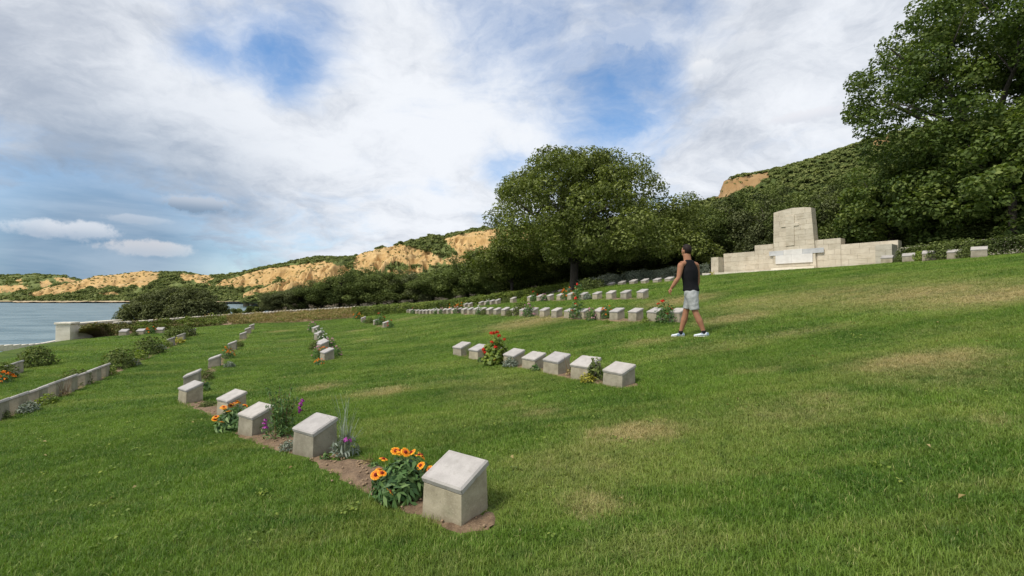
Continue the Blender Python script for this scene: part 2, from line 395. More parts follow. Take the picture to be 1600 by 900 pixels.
def m_hill(k=(1, 1, 1), kg=(1, 1, 1)):
    m, n = mat('hillside'); W = geo_pos(n)
    cl = attr(n, 'cliff')
    f = n.noise(W, .09, 6, .65); f2 = n.noise(W, .5, 5, .65)
    zz = n.add('ShaderNodeMapping', {'Vector': W, 'Scale': (.25, .25, 1.6)}).outputs[0]
    strat = n.noise(zz, .22, 5, .6)
    o = n.mix(n.ramp(f, .3, .7), (.45, .285, .110, 1), (.60, .405, .185, 1))
    o = n.mix(n.m('MULTIPLY', n.ramp(strat, .5, .68), .5), o, (.66, .48, .25, 1))
    o = n.mix(n.m('MULTIPLY', n.ramp(f2, .55, .72), .45), o, (.42, .25, .10, 1))
    gcol = n.mix(n.ramp(f, .3, .7), (.110, .140, .045, 1), (.190, .215, .075, 1))
    gcol = n.mix(n.m('MULTIPLY', n.ramp(f2, .52, .7), .6), gcol, (.065, .085, .030, 1))
    o = n.mix(1.0, o, tuple(k) + (1,), 'MULTIPLY')
    edge = n.ramp(n.m('ADD', cl, n.m('MULTIPLY', n.m('SUBTRACT', f2, .5), .9)), .42, .58)
    gcol = n.mix(1.0, gcol, tuple(kg) + (1,), 'MULTIPLY')
    streak = n.noise(n.add('ShaderNodeMapping', {'Vector': W, 'Scale': (1.0, .18, .25)}).outputs[0], .35, 6, .68, .8)
    o = n.mix(n.m('MULTIPLY', n.ramp(streak, .50, .66), .55), o, (.33, .195, .085, 1))
    c = n.mix(edge, gcol, o)
    sandc = n.mix(n.ramp(f2, .3, .7), (.42, .32, .20, 1), (.55, .43, .29, 1))
    c = n.mix(attr(n, 'sand'), c, sandc)
    return finish(m, n, principled(n, c, .95, bump(n, n.m('ADD', f2, strat), .6, .8), **{'Specular IOR Level': .1}))
def m_bark():
    m, n = mat('bark'); P_ = n.add('ShaderNodeTexCoord').outputs['Object']
    mp = n.add('ShaderNodeMapping', {'Vector': P_, 'Scale': (6, 6, 1.2)}).outputs[0]
    f = n.noise(mp, 3, 6, .65)
    c = n.mix(n.ramp(f, .3, .7), (.022, .017, .013, 1), (.075, .062, .048, 1))
    return finish(m, n, principled(n, c, .9, bump(n, f, .8, .03)))

PLINTH, TABLET, SOIL, GROUND, GRASS, WATER, HILL, BARK = m_plinth(), m_tablet(), m_soil(), m_ground(), m_grass(), m_water(), m_hill(), m_bark()
HILL_BROWN = m_hill((.62, .60, .66), (.50, .56, .50))
MASON = m_masonry('limestone_block', (.51, .445, .345), (.62, .555, .445), .45)
MASON_GREY = m_masonry('grey_limestone_block', (.44, .40, .32), (.55, .505, .41), .4)
CREAM = m_masonry('pale_coping_stone', (.66, .60, .48), (.78, .72, .60), .2)
WHITE = m_masonry('white_marble', (.60, .58, .55), (.70, .68, .65), .05)
BLUEGREY = m_masonry('blue_grey_marble', (.42, .43, .44), (.54, .54, .54), .05)
L_MAIN = leaf_mat('broad_oak_leaf', (0.061, 0.078, 0.017), (0.128, 0.159, 0.034), (0.262, 0.293, 0.085), .25, .6, .25)
L_RIGHT = leaf_mat('fig_leaf', (0.046, 0.076, 0.018), (0.105, 0.151, 0.034), (0.230, 0.277, 0.074), .28, .6, .22)
L_BELT = leaf_mat('shrub_leaf', (0.054, 0.075, 0.022), (0.118, 0.151, 0.043), (0.234, 0.275, 0.089), .22, .7, .12)
L_OLIVE = leaf_mat('olive_leaf', (.052, .066, .028), (.112, .130, .055), (.200, .220, .105), .2, .7, .12)
L_DARKB = leaf_mat('dark_bush_leaf', (0.048, 0.055, 0.022), (0.106, 0.120, 0.046), (0.180, 0.198, 0.082), .2, .7, .12)
L_HEDGE = leaf_mat('hedge_leaf', (0.071, 0.107, 0.018), (0.152, 0.205, 0.036), (0.267, 0.312, 0.062), .2, .6, .25)
L_GREY = leaf_mat('lavender_leaf', (0.124, 0.147, 0.109), (0.232, 0.264, 0.194), (0.372, 0.403, 0.310), .15, .7, .2)
L_COVER = leaf_mat('ground_cover_leaf', (0.093, 0.093, 0.028), (0.155, 0.163, 0.046), (0.295, 0.186, 0.093), .15, .7, .2)
L_STRAW = leaf_mat('dry_stalk', (.20, .15, .055), (.32, .25, .10), (.44, .36, .17), .2, .7, .2)
L_PLANT = leaf_mat('garden_leaf', (0.039, 0.093, 0.028), (0.093, 0.178, 0.050), (0.186, 0.287, 0.085), .25, .5, .35)
L_LIME = leaf_mat('lime_leaf', (.090, .140, .020), (.180, .250, .035), (.300, .350, .060), .3, .5, .35)
L_YELLOW = leaf_mat('yellow_leaf', (.180, .180, .020), (.340, .320, .040), (.520, .470, .080), .25, .6, .25)
L_SILVER = leaf_mat('silver_leaf', (.120, .150, .115), (.220, .260, .200), (.330, .370, .300), .15, .7, .2)
PETAL_OR = plain_mat('orange_petal', (.78, .20, .010), .6, .2, 60)
PETAL_YE = plain_mat('yellow_petal_tip', (.86, .38, .02), .6, .2, 60)
PETAL_RD = plain_mat('red_petal', (.60, .022, .010), .6, .25, 60)
CENTRE = plain_mat('dark_red_flower_centre', (.20, .018, .012), .8, .3, 90)
PETAL_PU = plain_mat('purple_petal', (.34, .05, .28), .6, .3, 60)
PETAL_PK = plain_mat('pink_petal', (.60, .30, .36), .6, .2, 60)
PETAL_WH = plain_mat('white_petal', (.75, .72, .66), .6, .1, 60)
STEM = plain_mat('green_stem', (.10, .14, .04), .7, .2, 40)
DRYSTEM = plain_mat('brown_stem', (.20, .12, .06), .8, .2, 40)

# ================================================================== STRUCTURE: ground, sea, hills
def smooth(a, b, x):
    t = np.clip((x - a) / (b - a), 0, 1); return t * t * (3 - 2 * t)
COAST_Y = np.array([-200, -60, 0, 17, 23, 34, 40, 48, 60, 100, 200, 300, 420, 600, 2000.])
COAST_X = np.array([80, 18.4, -10.9, -19.2, -22.2, -30, -30, -27, -33, -52, -100, -140, -160, -160, -160.])
def coast_x(y): return np.interp(y, COAST_Y, COAST_X)
# burnt patches of the lawn, (u, v, half width, half height, strength) as seen in the photograph
DRY = [(990, 675, 80, 17, .9), (930, 785, 45, 22, .75), (880, 905, 90, 18, .45), (1560, 655, 60, 10, .55), (1440, 562, 110, 17, .85), (1560, 462, 150, 17, .85), (1430, 460, 150, 16, .75), (1150, 497, 70, 8, .75), (1060, 470, 60, 8, .8), (1180, 470, 90, 10, .6),
       (830, 503, 75, 8, .8), (960, 508, 50, 5, .5), (1010, 535, 50, 6, .6), (845, 643, 40, 9, .6), (800, 632, 26, 6, .6), (600, 612, 50, 8, .75), (505, 605, 40, 6, .75), (700, 597, 30, 5, .5), (560, 517, 25, 2, .6), (440, 518, 20, 2, .7), (455, 533, 24, 3, .45), (570, 532, 16, 2.5, .6), (1275, 622, 60, 12, .6), (640, 498, 30, 3, .5), (1310, 440, 120, 8, .4), (1180, 580, 60, 8, .5), (1090, 745, 80, 14, .35), (1360, 640, 70, 12, .35), (700, 870, 60, 14, .35), (420, 720, 60, 8, .15), (1250, 520, 90, 8, .55), (1470, 580, 160, 40, .46), (1270, 466, 180, 18, .60), (1480, 520, 150, 18, .34), (1250, 640, 150, 30, .50), (760, 610, 90, 30, .4), (640, 575, 70, 14, .25), (900, 720, 140, 40, .46), (1130, 540, 120, 14, .45), (1000, 850, 160, 40, .40), (1250, 800, 160, 50, .18)]
_dry = []
for (u, v, hw, hh, a) in DRY:
    c = at(u, v); n_, f_ = at(u, v + hh), at(u, v - hh)
    _dry.append((c.x, c.y, max(.15, hw / FPX * c.y), max(.15, min((f_.y - n_.y) / 2, 4)), a))
def dry_at(x, y):
    d = np.zeros_like(x)
    for cx, cy, rx, ry, a in _dry: d = np.maximum(d, a * np.exp(-(((x - cx) / rx) ** 2 + ((y - cy) / ry) ** 2) * .62))
    return d + .12 * smooth(6, 16, x) * smooth(16, 8, y) + .04
LAWN_EDGE = [(-100, 560), (0, 553), (95, 532), (120, 528), (186, 524), (257, 516.5), (375, 507), (460, 504), (555, 497)]
WALL_UV = [(180, 504.5), (216, 503), (314, 495.5), (347, 493), (460, 485.6), (560, 480), (645, 476)]
WALL_Y = [26.3, 28.2, 33.5, 35.0, 36.0, 36.3, 37.0]
def at_depth(u, v, Y): return Vector(((u - 800) / FPX * Y, Y, CZ + (465 - v) / FPX * Y))

th = np.concatenate([np.linspace(-58, 58, 330), np.linspace(60, 300, 90)]) * math.pi / 180
rr = np.concatenate([[0.0], np.geomspace(.8, 60, 210), np.geomspace(66, 5200, 40)])
TH, RR = np.meshgrid(th, rr, indexing='ij')
gx, gy = (np.sin(TH) * RR).ravel(), (np.cos(TH) * RR).ravel()
def ground_z(x, y):
    z = G(x, y)
    t = x - coast_x(y)
    sea_f = smooth(-.2, -7, t)
    z = z + (fbm(x * .35, y * .35) * .03)
    return z * (1 - sea_f) + (-6.0) * sea_f
gz = ground_z(gx, gy)
nR = len(rr); F = []
nT = len(th)
ii, jj = np.meshgrid(np.arange(nT), np.arange(nR - 1), indexing='ij')
i2 = (ii + 1) % nT
F = np.stack([ii * nR + jj, ii * nR + jj + 1, i2 * nR + jj + 1, i2 * nR + jj], -1).reshape(-1, 4)[:, ::-1]
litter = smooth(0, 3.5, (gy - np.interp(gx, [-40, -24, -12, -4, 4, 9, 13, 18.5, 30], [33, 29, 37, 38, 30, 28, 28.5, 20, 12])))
sand = smooth(2.6, 1.2, gz) * smooth(50, 80, gy)
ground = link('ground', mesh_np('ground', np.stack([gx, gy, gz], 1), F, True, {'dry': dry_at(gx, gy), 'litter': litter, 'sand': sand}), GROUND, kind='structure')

me = mesh_np('sea', [(-6000, -3000, 0), (6000, -3000, 0), (6000, 7000, 0), (-6000, 7000, 0)], [(0, 1, 2, 3)])
link('sea', me, WATER, kind='structure')

def inpoly(px, py, poly):
    ins = np.zeros(px.shape, bool); j = len(poly) - 1
    for i in range(len(poly)):
        xi, yi = poly[i]; xj, yj = poly[j]
        c = ((yi > py) != (yj > py)) & (px < (xj - xi) * (py - yi) / (yj - yi + 1e-9) + xi)
        ins ^= c; j = i
    return ins
scrub_pts = []
def hill(top, Yt, Yb, zb, nu, nr, back, gul, cliffs, flank=1.0, dens=1.0, rad=2.0, mt=None):
    u0, u1 = top[0][0], top[-1][0]
    us = np.linspace(u0, u1, nu); tv = np.interp(us, *zip(*top)); yt = np.interp(us, *zip(*Yt)); yb = np.interp(us, *zip(*Yb))
    ts = np.concatenate([np.linspace(0, 1, nr), 1 + np.linspace(0, 1, 9)[1:]])
    U, T = np.meshgrid(us, ts, indexing='ij'); TV = tv[:, None]; YT = yt[:, None]; YB = yb[:, None]
    tf = np.clip(T, 0, 1); tb = np.clip(T - 1, 0, 1)
    Y = YB + (YT - YB) * tf + back * tb
    X = (U - 800) / FPX * Y
    zt = CZ + (465 - TV) / FPX * YT
    prof = tf ** flank * (1 - .18 * np.sin(tf * math.pi * 2) * .5)
    S = YT.mean() / 300
    ridge = 1 - 2 * np.abs(pnoise(X / (10 * S), Y / (46 * S), 0.3))
    ridge2 = 1 - 2 * np.abs(pnoise(X / (3.6 * S), Y / (17 * S), 4.3))
    wx = X + fbm(X / (24 * S), Y / (40 * S), 6., 3) * 13 * S
    ridge = 1 - 2 * np.abs(pnoise(wx / (13 * S), Y / (42 * S), 0.3)); ridge2 = 1 - 2 * np.abs(pnoise(wx / (5.5 * S), Y / (15 * S), 4.3)); ridge3 = 1 - 2 * np.abs(pnoise(wx / (2.4 * S), Y / (5 * S), 8.3))
    ridge = ridge * .62 + ridge3 * .22 + fbm(X / (7 * S), Y / (10 * S), 3., 4) * .55
    ero = (ridge * .65 + ridge2 * .35 - .6) * gul * 2.3 * np.sin(np.clip(tf, 0, 1) ** .8 * math.pi) + fbm(X / (30 * S), Y / (30 * S), 2.) * gul * .5 * np.sin(tf * math.pi)
    Z = zb + (zt - zb) * prof + ero + fbm(X / (6 * S), Y / (6 * S), 7.) * gul * .10
    Z = Z - tb * (zt - zb) * .55
    V = CZ; pu = 800 + X / Y * FPX; pv = 465 - (Z - CZ) / Y * FPX
    jx = fbm(X / (16 * S), Z / (10 * S), 1.) * 7; jy = fbm(X / (16 * S), Z / (10 * S), 9.) * 4
    cl = np.zeros(X.shape)
    for p in cliffs: cl = np.maximum(cl, inpoly(pu + jx, pv + jy, p).astype(float))
    # soften the mask by one cell
    c2 = cl.copy(); c2[1:-1, 1:-1] = (cl[1:-1, 1:-1] * 2 + cl[:-2, 1:-1] + cl[2:, 1:-1] + cl[1:-1, :-2] + cl[1:-1, 2:]) / 6
    sd_ = smooth(2.6, 1.5, Z)
    VV = np.stack([X, Y, Z], -1).reshape(-1, 3); m_ = len(ts)
    ii, jj = np.meshgrid(np.arange(nu - 1), np.arange(m_ - 1), indexing='ij')
    FF = np.stack([ii * m_ + jj, (ii + 1) * m_ + jj, (ii + 1) * m_ + jj + 1, ii * m_ + jj + 1], -1).reshape(-1, 4)
    link('hills', mesh_np('hills', VV, FF, True, {'cliff': c2.ravel(), 'sand': sd_.ravel()}), mt or HILL, kind='structure')
    ok = np.argwhere((c2[:, :nr] < .4) & (sd_[:, :nr] < .2) & (T[:, :nr] > .02))
    n_ = int(len(ok) * dens)
    pick = ok[rng.integers(0, len(ok), n_)]
    Xp, Yp, Zp = X[pick[:, 0], pick[:, 1]], Y[pick[:, 0], pick[:, 1]], Z[pick[:, 0], pick[:, 1]]
    j = rng.normal(size=(n_, 2)) * (.6 * rad)
    keep = pnoise((Xp + j[:, 0]) / (rad * 6), (Yp + j[:, 1]) / (rad * 6), .5) > -.22
    # a few bushes inside the cliffs
    scrub_pts.append(np.stack([Xp + j[:, 0], Yp + j[:, 1], Zp, rad * rng.uniform(.5, 1.25, n_)], 1)[keep])
    bare = np.argwhere(c2[:, :nr] > .6)
    if len(bare):
        pk = bare[rng.integers(0, len(bare), max(6, len(bare) // 15))]
        scrub_pts.append(np.stack([X[pk[:, 0], pk[:, 1]], Y[pk[:, 0], pk[:, 1]], Z[pk[:, 0], pk[:, 1]], rad * rng.uniform(.25, .75, len(pk))], 1))
hill([(-600, 425), (-100, 430), (0, 431), (60, 429), (100, 432), (125, 438), (150, 446), (200, 455)], [(-600, 760), (200, 700)], [(-600, 430), (200, 470)], 1.0, 200, 40, 200, 8,
     [[(-60, 446), (30, 445), (52, 451), (24, 458), (-60, 459)], [(60, 441), (76, 439), (82, 448), (64, 451)], [(82, 433), (112, 435), (122, 443), (92, 444)], [(98, 462), (130, 459), (145, 463), (120, 468)], [(20, 436), (40, 437), (36, 441), (22, 440)]], dens=.55, rad=2.6)
hill([(20, 462), (60, 456), (75, 449), (100, 444), (130, 437), (150, 431), (170, 430), (195, 427), (225, 423), (245, 425), (300, 426), (330, 431), (380, 426), (430, 428), (470, 432)], [(20, 520), (470, 500)], [(20, 425), (470, 425)], 1.0, 300, 70, 120, 7,
     [[(40, 462), (75, 445), (100, 440), (130, 432), (150, 426), (195, 422), (246, 420), (250, 431), (238, 442), (222, 449), (205, 446), (190, 450), (170, 447), (155, 453), (140, 449), (120, 456), (90, 460), (60, 464)], [(272, 427), (296, 429), (302, 438), (284, 440)], [(150, 459), (182, 456), (190, 461), (160, 463)],
      [(298, 428), (325, 431), (345, 438), (380, 431), (420, 423), (480, 428), (430, 444), (392, 452), (360, 450), (330, 447), (303, 442)], [(380, 454), (420, 441), (450, 442), (420, 457), (388, 459)]], dens=.5, rad=1.7)
hill([(330, 440), (360, 431), (380, 425), (400, 420), (440, 412), (470, 405), (500, 401), (530, 402), (545, 401), (600, 400), (700, 400)], [(330, 430), (700, 420)], [(330, 360), (700, 330)], 2.0, 240, 60, 160, 6,
     [[(350, 437), (380, 430), (416, 420), (454, 417), (500, 409), (535, 407), (500, 422), (462, 432), (430, 444), (380, 450), (335, 448)]], dens=.5, rad=1.5)
hill([(380, 462), (420, 449), (440, 441), (480, 421), (512, 409), (545, 403), (575, 393), (600, 388), (625, 381), (650, 375), (672, 369), (690, 370), (715, 363), (735, 360), (760, 357), (800, 355), (900, 348), (1140, 320)], [(380, 300), (800, 300), (1140, 240)], [(380, 230), (800, 190), (1140, 150)], 3.0, 520, 110, 90, 9,
     [[(550, 416), (556, 402), (573, 392), (600, 387), (627, 381), (655, 390), (695, 402), (680, 412), (644, 414), (616, 409), (600, 420), (589, 426), (560, 424)],
      [(690, 374), (716, 367), (732, 363), (770, 357), (830, 356), (840, 404), (793, 396), (760, 400), (737, 406), (702, 414), (686, 409), (716, 395), (705, 384)],
      [(470, 424), (508, 409), (550, 419), (524, 438), (501, 448), (471, 452), (420, 458), (378, 464), (378, 459), (435, 440)], [(590, 425), (640, 420), (690, 415), (640, 432)]], dens=.5, rad=1.0)
hill([(1030, 345), (1100, 316), (1124, 308), (1133, 282), (1150, 278), (1190, 270), (1222, 264), (1250, 256), (1290, 244), (1330, 229), (1370, 217), (1420, 204), (1500, 190), (1600, 170), (1760, 150)], [(1030, 140), (1760, 110)], [(1030, 70), (1760, 60)], 7.5, 300, 80, 60, 3.0,
     [[(1120, 312), (1130, 278), (1150, 277), (1190, 270), (1214, 266), (1200, 278), (1178, 290), (1150, 302), (1135, 310)], [(1365, 218), (1395, 212), (1396, 224), (1370, 228)]], dens=1.5, rad=.55, mt=HILL_BROWN)

def leaf_quads(C, Nn, size, aspect=.55, fold=.25, tint=None):
    """folded rhombus leaves at centres C, facing Nn"""
    n = len(C); Nn = Nn / (np.linalg.norm(Nn, axis=1)[:, None] + 1e-9)
    r = rng.normal(size=(n, 3)); a = np.cross(Nn, r); a /= np.linalg.norm(a, axis=1)[:, None] + 1e-9
    b = np.cross(Nn, a); s_ = (size if np.ndim(size) else np.full(n, size))[:, None]
    L = a * s_ * .5; W = b * s_ * .5 * aspect; H = Nn * s_ * fold * .5
    V = np.stack([C - L, C - W + H, C + L - H * .4, C + W + H], 1).reshape(-1, 3)
    F = np.arange(4 * n).reshape(-1, 4)
    t = rng.uniform(0, 1, n) if tint is None else tint
    return V, F, np.repeat(t, 4)
def sphere_dirs(n):
    d = rng.normal(size=(n, 3)); return d / np.linalg.norm(d, axis=1)[:, None]
SP = np.concatenate(scrub_pts); k = 16
d = sphere_dirs(len(SP) * k); d[:, 2] = np.abs(d[:, 2]) * .8
Cc = np.repeat(SP[:, :3], k, 0) + d * np.repeat(SP[:, 3], k)[:, None] * np.array([1, 1, .75])
tt = np.clip(np.repeat(rng.uniform(.1, .9, len(SP)), k) + rng.normal(size=len(Cc)) * .15, 0, 1)
V, F, t = leaf_quads(Cc, d + sphere_dirs(len(d)) * .5 + np.array([0, 0, .4]), np.repeat(SP[:, 3], k) * rng.uniform(.7, 1.3, len(d)), .8, .3, tt)
L_SCRUB = leaf_mat('hill_scrub_leaf', (.080, .105, .034), (.150, .180, .058), (.250, .270, .100), .2, .9, .05)
link('hillside_scrub', mesh_np('hillside_scrub', V, F, False, {'tint': t}), L_SCRUB, kind='stuff', label='low green scrub growing over the ochre hills and cliffs', category='scrub')

# ================================================================== low wall, pier, planted bank
pier_c = at(106, 531)
wall_ang = math.atan2(.97, -.24)
def frame(o, ang):
    c, s_ = math.cos(ang), math.sin(ang)
    return Matrix(((c, -s_, 0, o.x), (s_, c, 0, o.y), (0, 0, 1, o.z), (0, 0, 0, 1)))
def bev_box(size, bev=.012, seg=2, taper=0.):
    bm = bmesh.new(); bmesh.ops.create_cube(bm, size=1)
    for v_ in bm.verts:
        k_ = 1 - taper if v_.co.z > 0 else 1
        v_.co = Vector((v_.co.x * size[0] * k_, v_.co.y * size[1] * k_, (v_.co.z + .5) * size[2]))
    if bev: bmesh.ops.bevel(bm, geom=bm.edges[:], offset=bev, segments=seg, affect='EDGES', profile=.6)
    return bm
t_ = thing('boundary_wall', 'cream rendered end wall with flat coping above the sea at the lawn corner', 'wall', pier_c - Vector((0, 0, .25)), wall_ang)
link('pier', bm_mesh(bev_box((.62, .62, 1.06), .012), 'pier'), CREAM, t_)
link('coping', bm_mesh(bev_box((.72, .72, .10), .015), 'coping'), CREAM, t_, (0, 0, 1.062))
link('wall_panel', bm_mesh(bev_box((3.9, .42, 1.0), .01), 'wall_panel'), CREAM, t_, (2.265, -.06, 0))
link('coping', bm_mesh(bev_box((3.9, .52, .09), .012), 'coping'), CREAM, t_, (2.315, -.06, 1.003))
# kerb that edges the lawn above the sea
e0, e1 = at(-160, 577), at(97, 531)
t_ = thing('edging_kerb', 'thin cream kerb along the seaward edge of the lawn', 'kerb', e0)
dv = e1 - e0; Lk = dv.length; nk = 16
kb = MB()
for i in range(nk):
    p = e0.lerp(e1, (i + .5) / nk); p.z = g(p.x, p.y)
    ang = math.atan2(dv.y, dv.x)
    me = bm_mesh(bev_box((Lk / nk - .012, .28, .30), .012), 'kerb_stone') if i == 0 else me
    o = link('kerb_stone', me, CREAM, t_, p - e0 - Vector((0, 0, .20)), (0, -math.asin(max(-.3, min(.3, dv.z / Lk))), ang))
# planted bank between the lawn and the rubble wall
edge = [at(u, v) for u, v in ((121, 529), (186, 524), (257, 516.5), (320, 511), (375, 507), (460, 504), (555, 497))]
wallp = [at_depth(u, v, Y) for (u, v), Y in zip(WALL_UV, WALL_Y)]
def resample(pts, n):
    d_ = [0]
    for a, b in zip(pts, pts[1:]): d_.append(d_[-1] + (b - a).length)
    q = np.linspace(0, d_[-1], n); return np.stack([np.interp(q, d_, [p[i] for p in pts]) for i in range(3)], 1)
EB, WB = resample(edge, 120), resample([at_depth(127, 510, 22.6)] + [wallp[i] for i in range(6)], 120)
nb = 14; bank_V = []
for j in range(nb):
    f = j / (nb - 1); q = EB * (1 - f) + WB * f
    q[:, 2] = EB[:, 2] * (1 - f ** .8) + (WB[:, 2] - .12) * f ** .8 + fbm(q[:, 0] * .8, q[:, 1] * .8) * .08 * math.sin(f * math.pi)
    if j == 0: q[:, 2] -= .08
    bank_V.append(q)
BK = np.stack(bank_V, 1)
ii, jj = np.meshgrid(np.arange(119), np.arange(nb - 1), indexing='ij')
FF = np.stack([ii * nb + jj, (ii + 1) * nb + jj, (ii + 1) * nb + jj + 1, ii * nb + jj + 1], -1).reshape(-1, 4)
link('earth_bank', mesh_np('earth_bank', BK.reshape(-1, 3), FF, True), SOIL, kind='structure')
def bank_cover(name, f0, f1, n, mat_, size, hgt, label, cat, q0=0., q1=1., nz=0., tall=1.0):
    a = rng.uniform(f0, f1, n) * 118.99; b = rng.uniform(q0, q1, n) * (nb - 1.01)
    i = a.astype(int); j = b.astype(int)
    p = BK[i, j] * ((1 - (a - i)) * (1 - (b - j)))[:, None] + BK[i + 1, j] * ((a - i) * (1 - (b - j)))[:, None] + BK[i, j + 1] * ((1 - (a - i)) * (b - j))[:, None] + BK[i + 1, j + 1] * ((a - i) * (b - j))[:, None]
    q = fbm(p[:, 0] * 1.1, p[:, 1] * 1.1, 3.3, 3)
    ok = q > nz; p = p[ok]; q = q[ok]
    h = hgt * (.35 + np.clip(q - nz, 0, 1) * 1.6) * rng.uniform(.1, 1, len(p)); p[:, 2] += h
    nn_ = sphere_dirs(len(p)) + np.array([0, 0, .8]) * (1 if tall == 1 else .0)
    V, F, t = leaf_quads(p, nn_, size * rng.uniform(.6, 1.3, len(p)), .55 if tall == 1 else .18, .2, np.clip(.45 + q * .5 + rng.normal(size=len(p)) * .2, 0, 1))
    link(name, mesh_np(name, V, F, False, {'tint': t}), mat_, kind='stuff', label=label, category=cat)
bank_cover('ground_cover', .0, .62, 15000, L_COVER, .11, .22, 'reddish green creeping ground cover on the bank below the low wall', 'ground cover', 0, 1, -.25)
bank_cover('ground_cover', .22, .56, 12000, L_HEDGE, .11, .36, 'bright green ground cover mat in the middle of the planted bank', 'ground cover', .05, .75, -.05)
bank_cover('dry_grass', .56, 1.0, 16000, L_STRAW, .16, .20, 'straw coloured dry stalks along the bank before the rubble wall', 'dry grass', 0, 1, -.4, 0)
bank_cover('dry_grass', .60, 1.0, 12000, L_HEDGE, .10, .22, 'olive green weeds among the dry stalks on the bank', 'weeds', .05, .95, .0)
# rubble wall: every stone a part
t_ = thing('rubble_wall', 'low rubble stone wall running along the top of the planted bank', 'wall', wallp[0])
RW = resample(wallp, 96)
protos = []
for k in range(5):
    bm = bmesh.new(); bmesh.ops.create_icosphere(bm, subdivisions=1, radius=.5)
    for v_ in bm.verts:
        c = v_.co; v_.co = Vector((math.copysign(abs(c.x * 2) ** .6 / 2, c.x), math.copysign(abs(c.y * 2) ** .6 / 2, c.y), math.copysign(abs(c.z * 2) ** .55 / 2, c.z))) * random.uniform(.88, 1.1)
    protos.append(bm_mesh(bm, 'wall_stone'))
for i in range(95):
    p = RW[i]; q = RW[i + 1]; L_ = float(np.linalg.norm(q - p)); ang = math.atan2(q[1] - p[1], q[0] - p[0])
    for lv in range(2):
        o = link('wall_stone', protos[(i * 3 + lv) % 5], MASON_GREY, t_, Vector((p + q) / 2) - wallp[0] + Vector((0, 0, .0 - .17 * lv)), (random.uniform(-.06, .06), random.uniform(-.06, .06), ang + random.uniform(-.08, .08)))
        o.scale = (L_ * random.uniform(.9, 1.06), .36 * random.uniform(.85, 1.1), .19 * random.uniform(.8, 1.15))

# ================================================================== memorial
ME_, MN = Vector((.596, -.803, 0)), Vector((-.803, -.596, 0))
MO = Vector((11.6, 27, 0))
BASE = CZ + 1.32
def MP(s_, f_, z_): return MO + ME_ * s_ + MN * f_ + Vector((0, 0, BASE + z_))
mem = thing('memorial_wall', 'stepped limestone memorial wall with central cross pylon and marble tablet on the slope', 'memorial', MP(4.53, 0, 0), math.atan2(ME_.y, ME_.x))
# local frame: x along the wall, y away from the viewer (minus MN), z up
random.seed(21)
def block_bm(x0, x1, y0, y1, z0, z1, xt0=None, xt1=None, ztop=None):
    """one stone block, optionally with sloped sides and a curved top"""
    bm = bmesh.new()
    xt0 = x0 if xt0 is None else xt0; xt1 = x1 if xt1 is None else xt1
    za, zb_ = (z1, z1) if ztop is None else ztop
    vs = [bm.verts.new(p) for p in ((x0, y0, z0), (x1, y0, z0), (x1, y1, z0), (x0, y1, z0), (xt0, y0, za), (xt1, y0, zb_), (xt1, y1, zb_), (xt0, y1, za))]
    for f in ((3, 2, 1, 0), (4, 5, 6, 7), (0, 1, 5, 4), (1, 2, 6, 5), (2, 3, 7, 6), (3, 0, 4, 7)): bm.faces.new([vs[i] for i in f])
    bmesh.ops.bevel(bm, geom=bm.edges[:], offset=.004, segments=1, affect='EDGES')
    return bm
def courses(part, x0, x1, yf, yb, z0, z1, ch, avg, prof=None, mt=MASON, topf=None):
    """lays courses of blocks between x0 and x1; prof gives the side limits at height z, topf the curved top"""
    nc = max(1, round((z1 - z0) / ch)); h = (z1 - z0) / nc; J = .0028
    for c in range(nc):
        za, zb_ = z0 + c * h, z0 + (c + 1) * h
        a0, a1 = prof(za) if prof else (x0, x1); b0, b1 = prof(zb_) if prof else (x0, x1)
        w_ = a1 - a0; nb_ = max(1, round(w_ / avg)); off = (c % 2) * .5
        cuts = [0] + [min(.999, max(.001, (k + off + random.uniform(-.12, .12)) / nb_)) for k in range(1 if off == 0 else 0, nb_)] + [1]
        cuts = sorted(cuts); cuts = [q for i, q in enumerate(cuts) if i == 0 or q - cuts[i - 1] > .08 or q == 1]
        for p, q in zip(cuts, cuts[1:]):
            if q - p < .01: continue
            pr = random.uniform(0, .008)
            zt = None
            if topf and c == nc - 1: zt = (topf(b0 + (b1 - b0) * p), topf(b0 + (b1 - b0) * q))
            bm = block_bm(a0 + w_ * p + J, a0 + w_ * q - J, yf - pr, yb, za + .002, zb_ - .002, b0 + (b1 - b0) * p + J, b0 + (b1 - b0) * q - J, zt)
            link('stone_block', bm_mesh(bm, 'stone_block'), mt, part)
def group_part(name, parent): return link(name, None, parent=parent)
def solid_part(name, parent, x0, x1, y0, y1, z0, z1, mt):
    return link(name, bm_mesh(block_bm(x0, x1, y0, y1, z0, z1), name), mt, parent)
c0 = 4.53
def X(s_): return s_ - c0
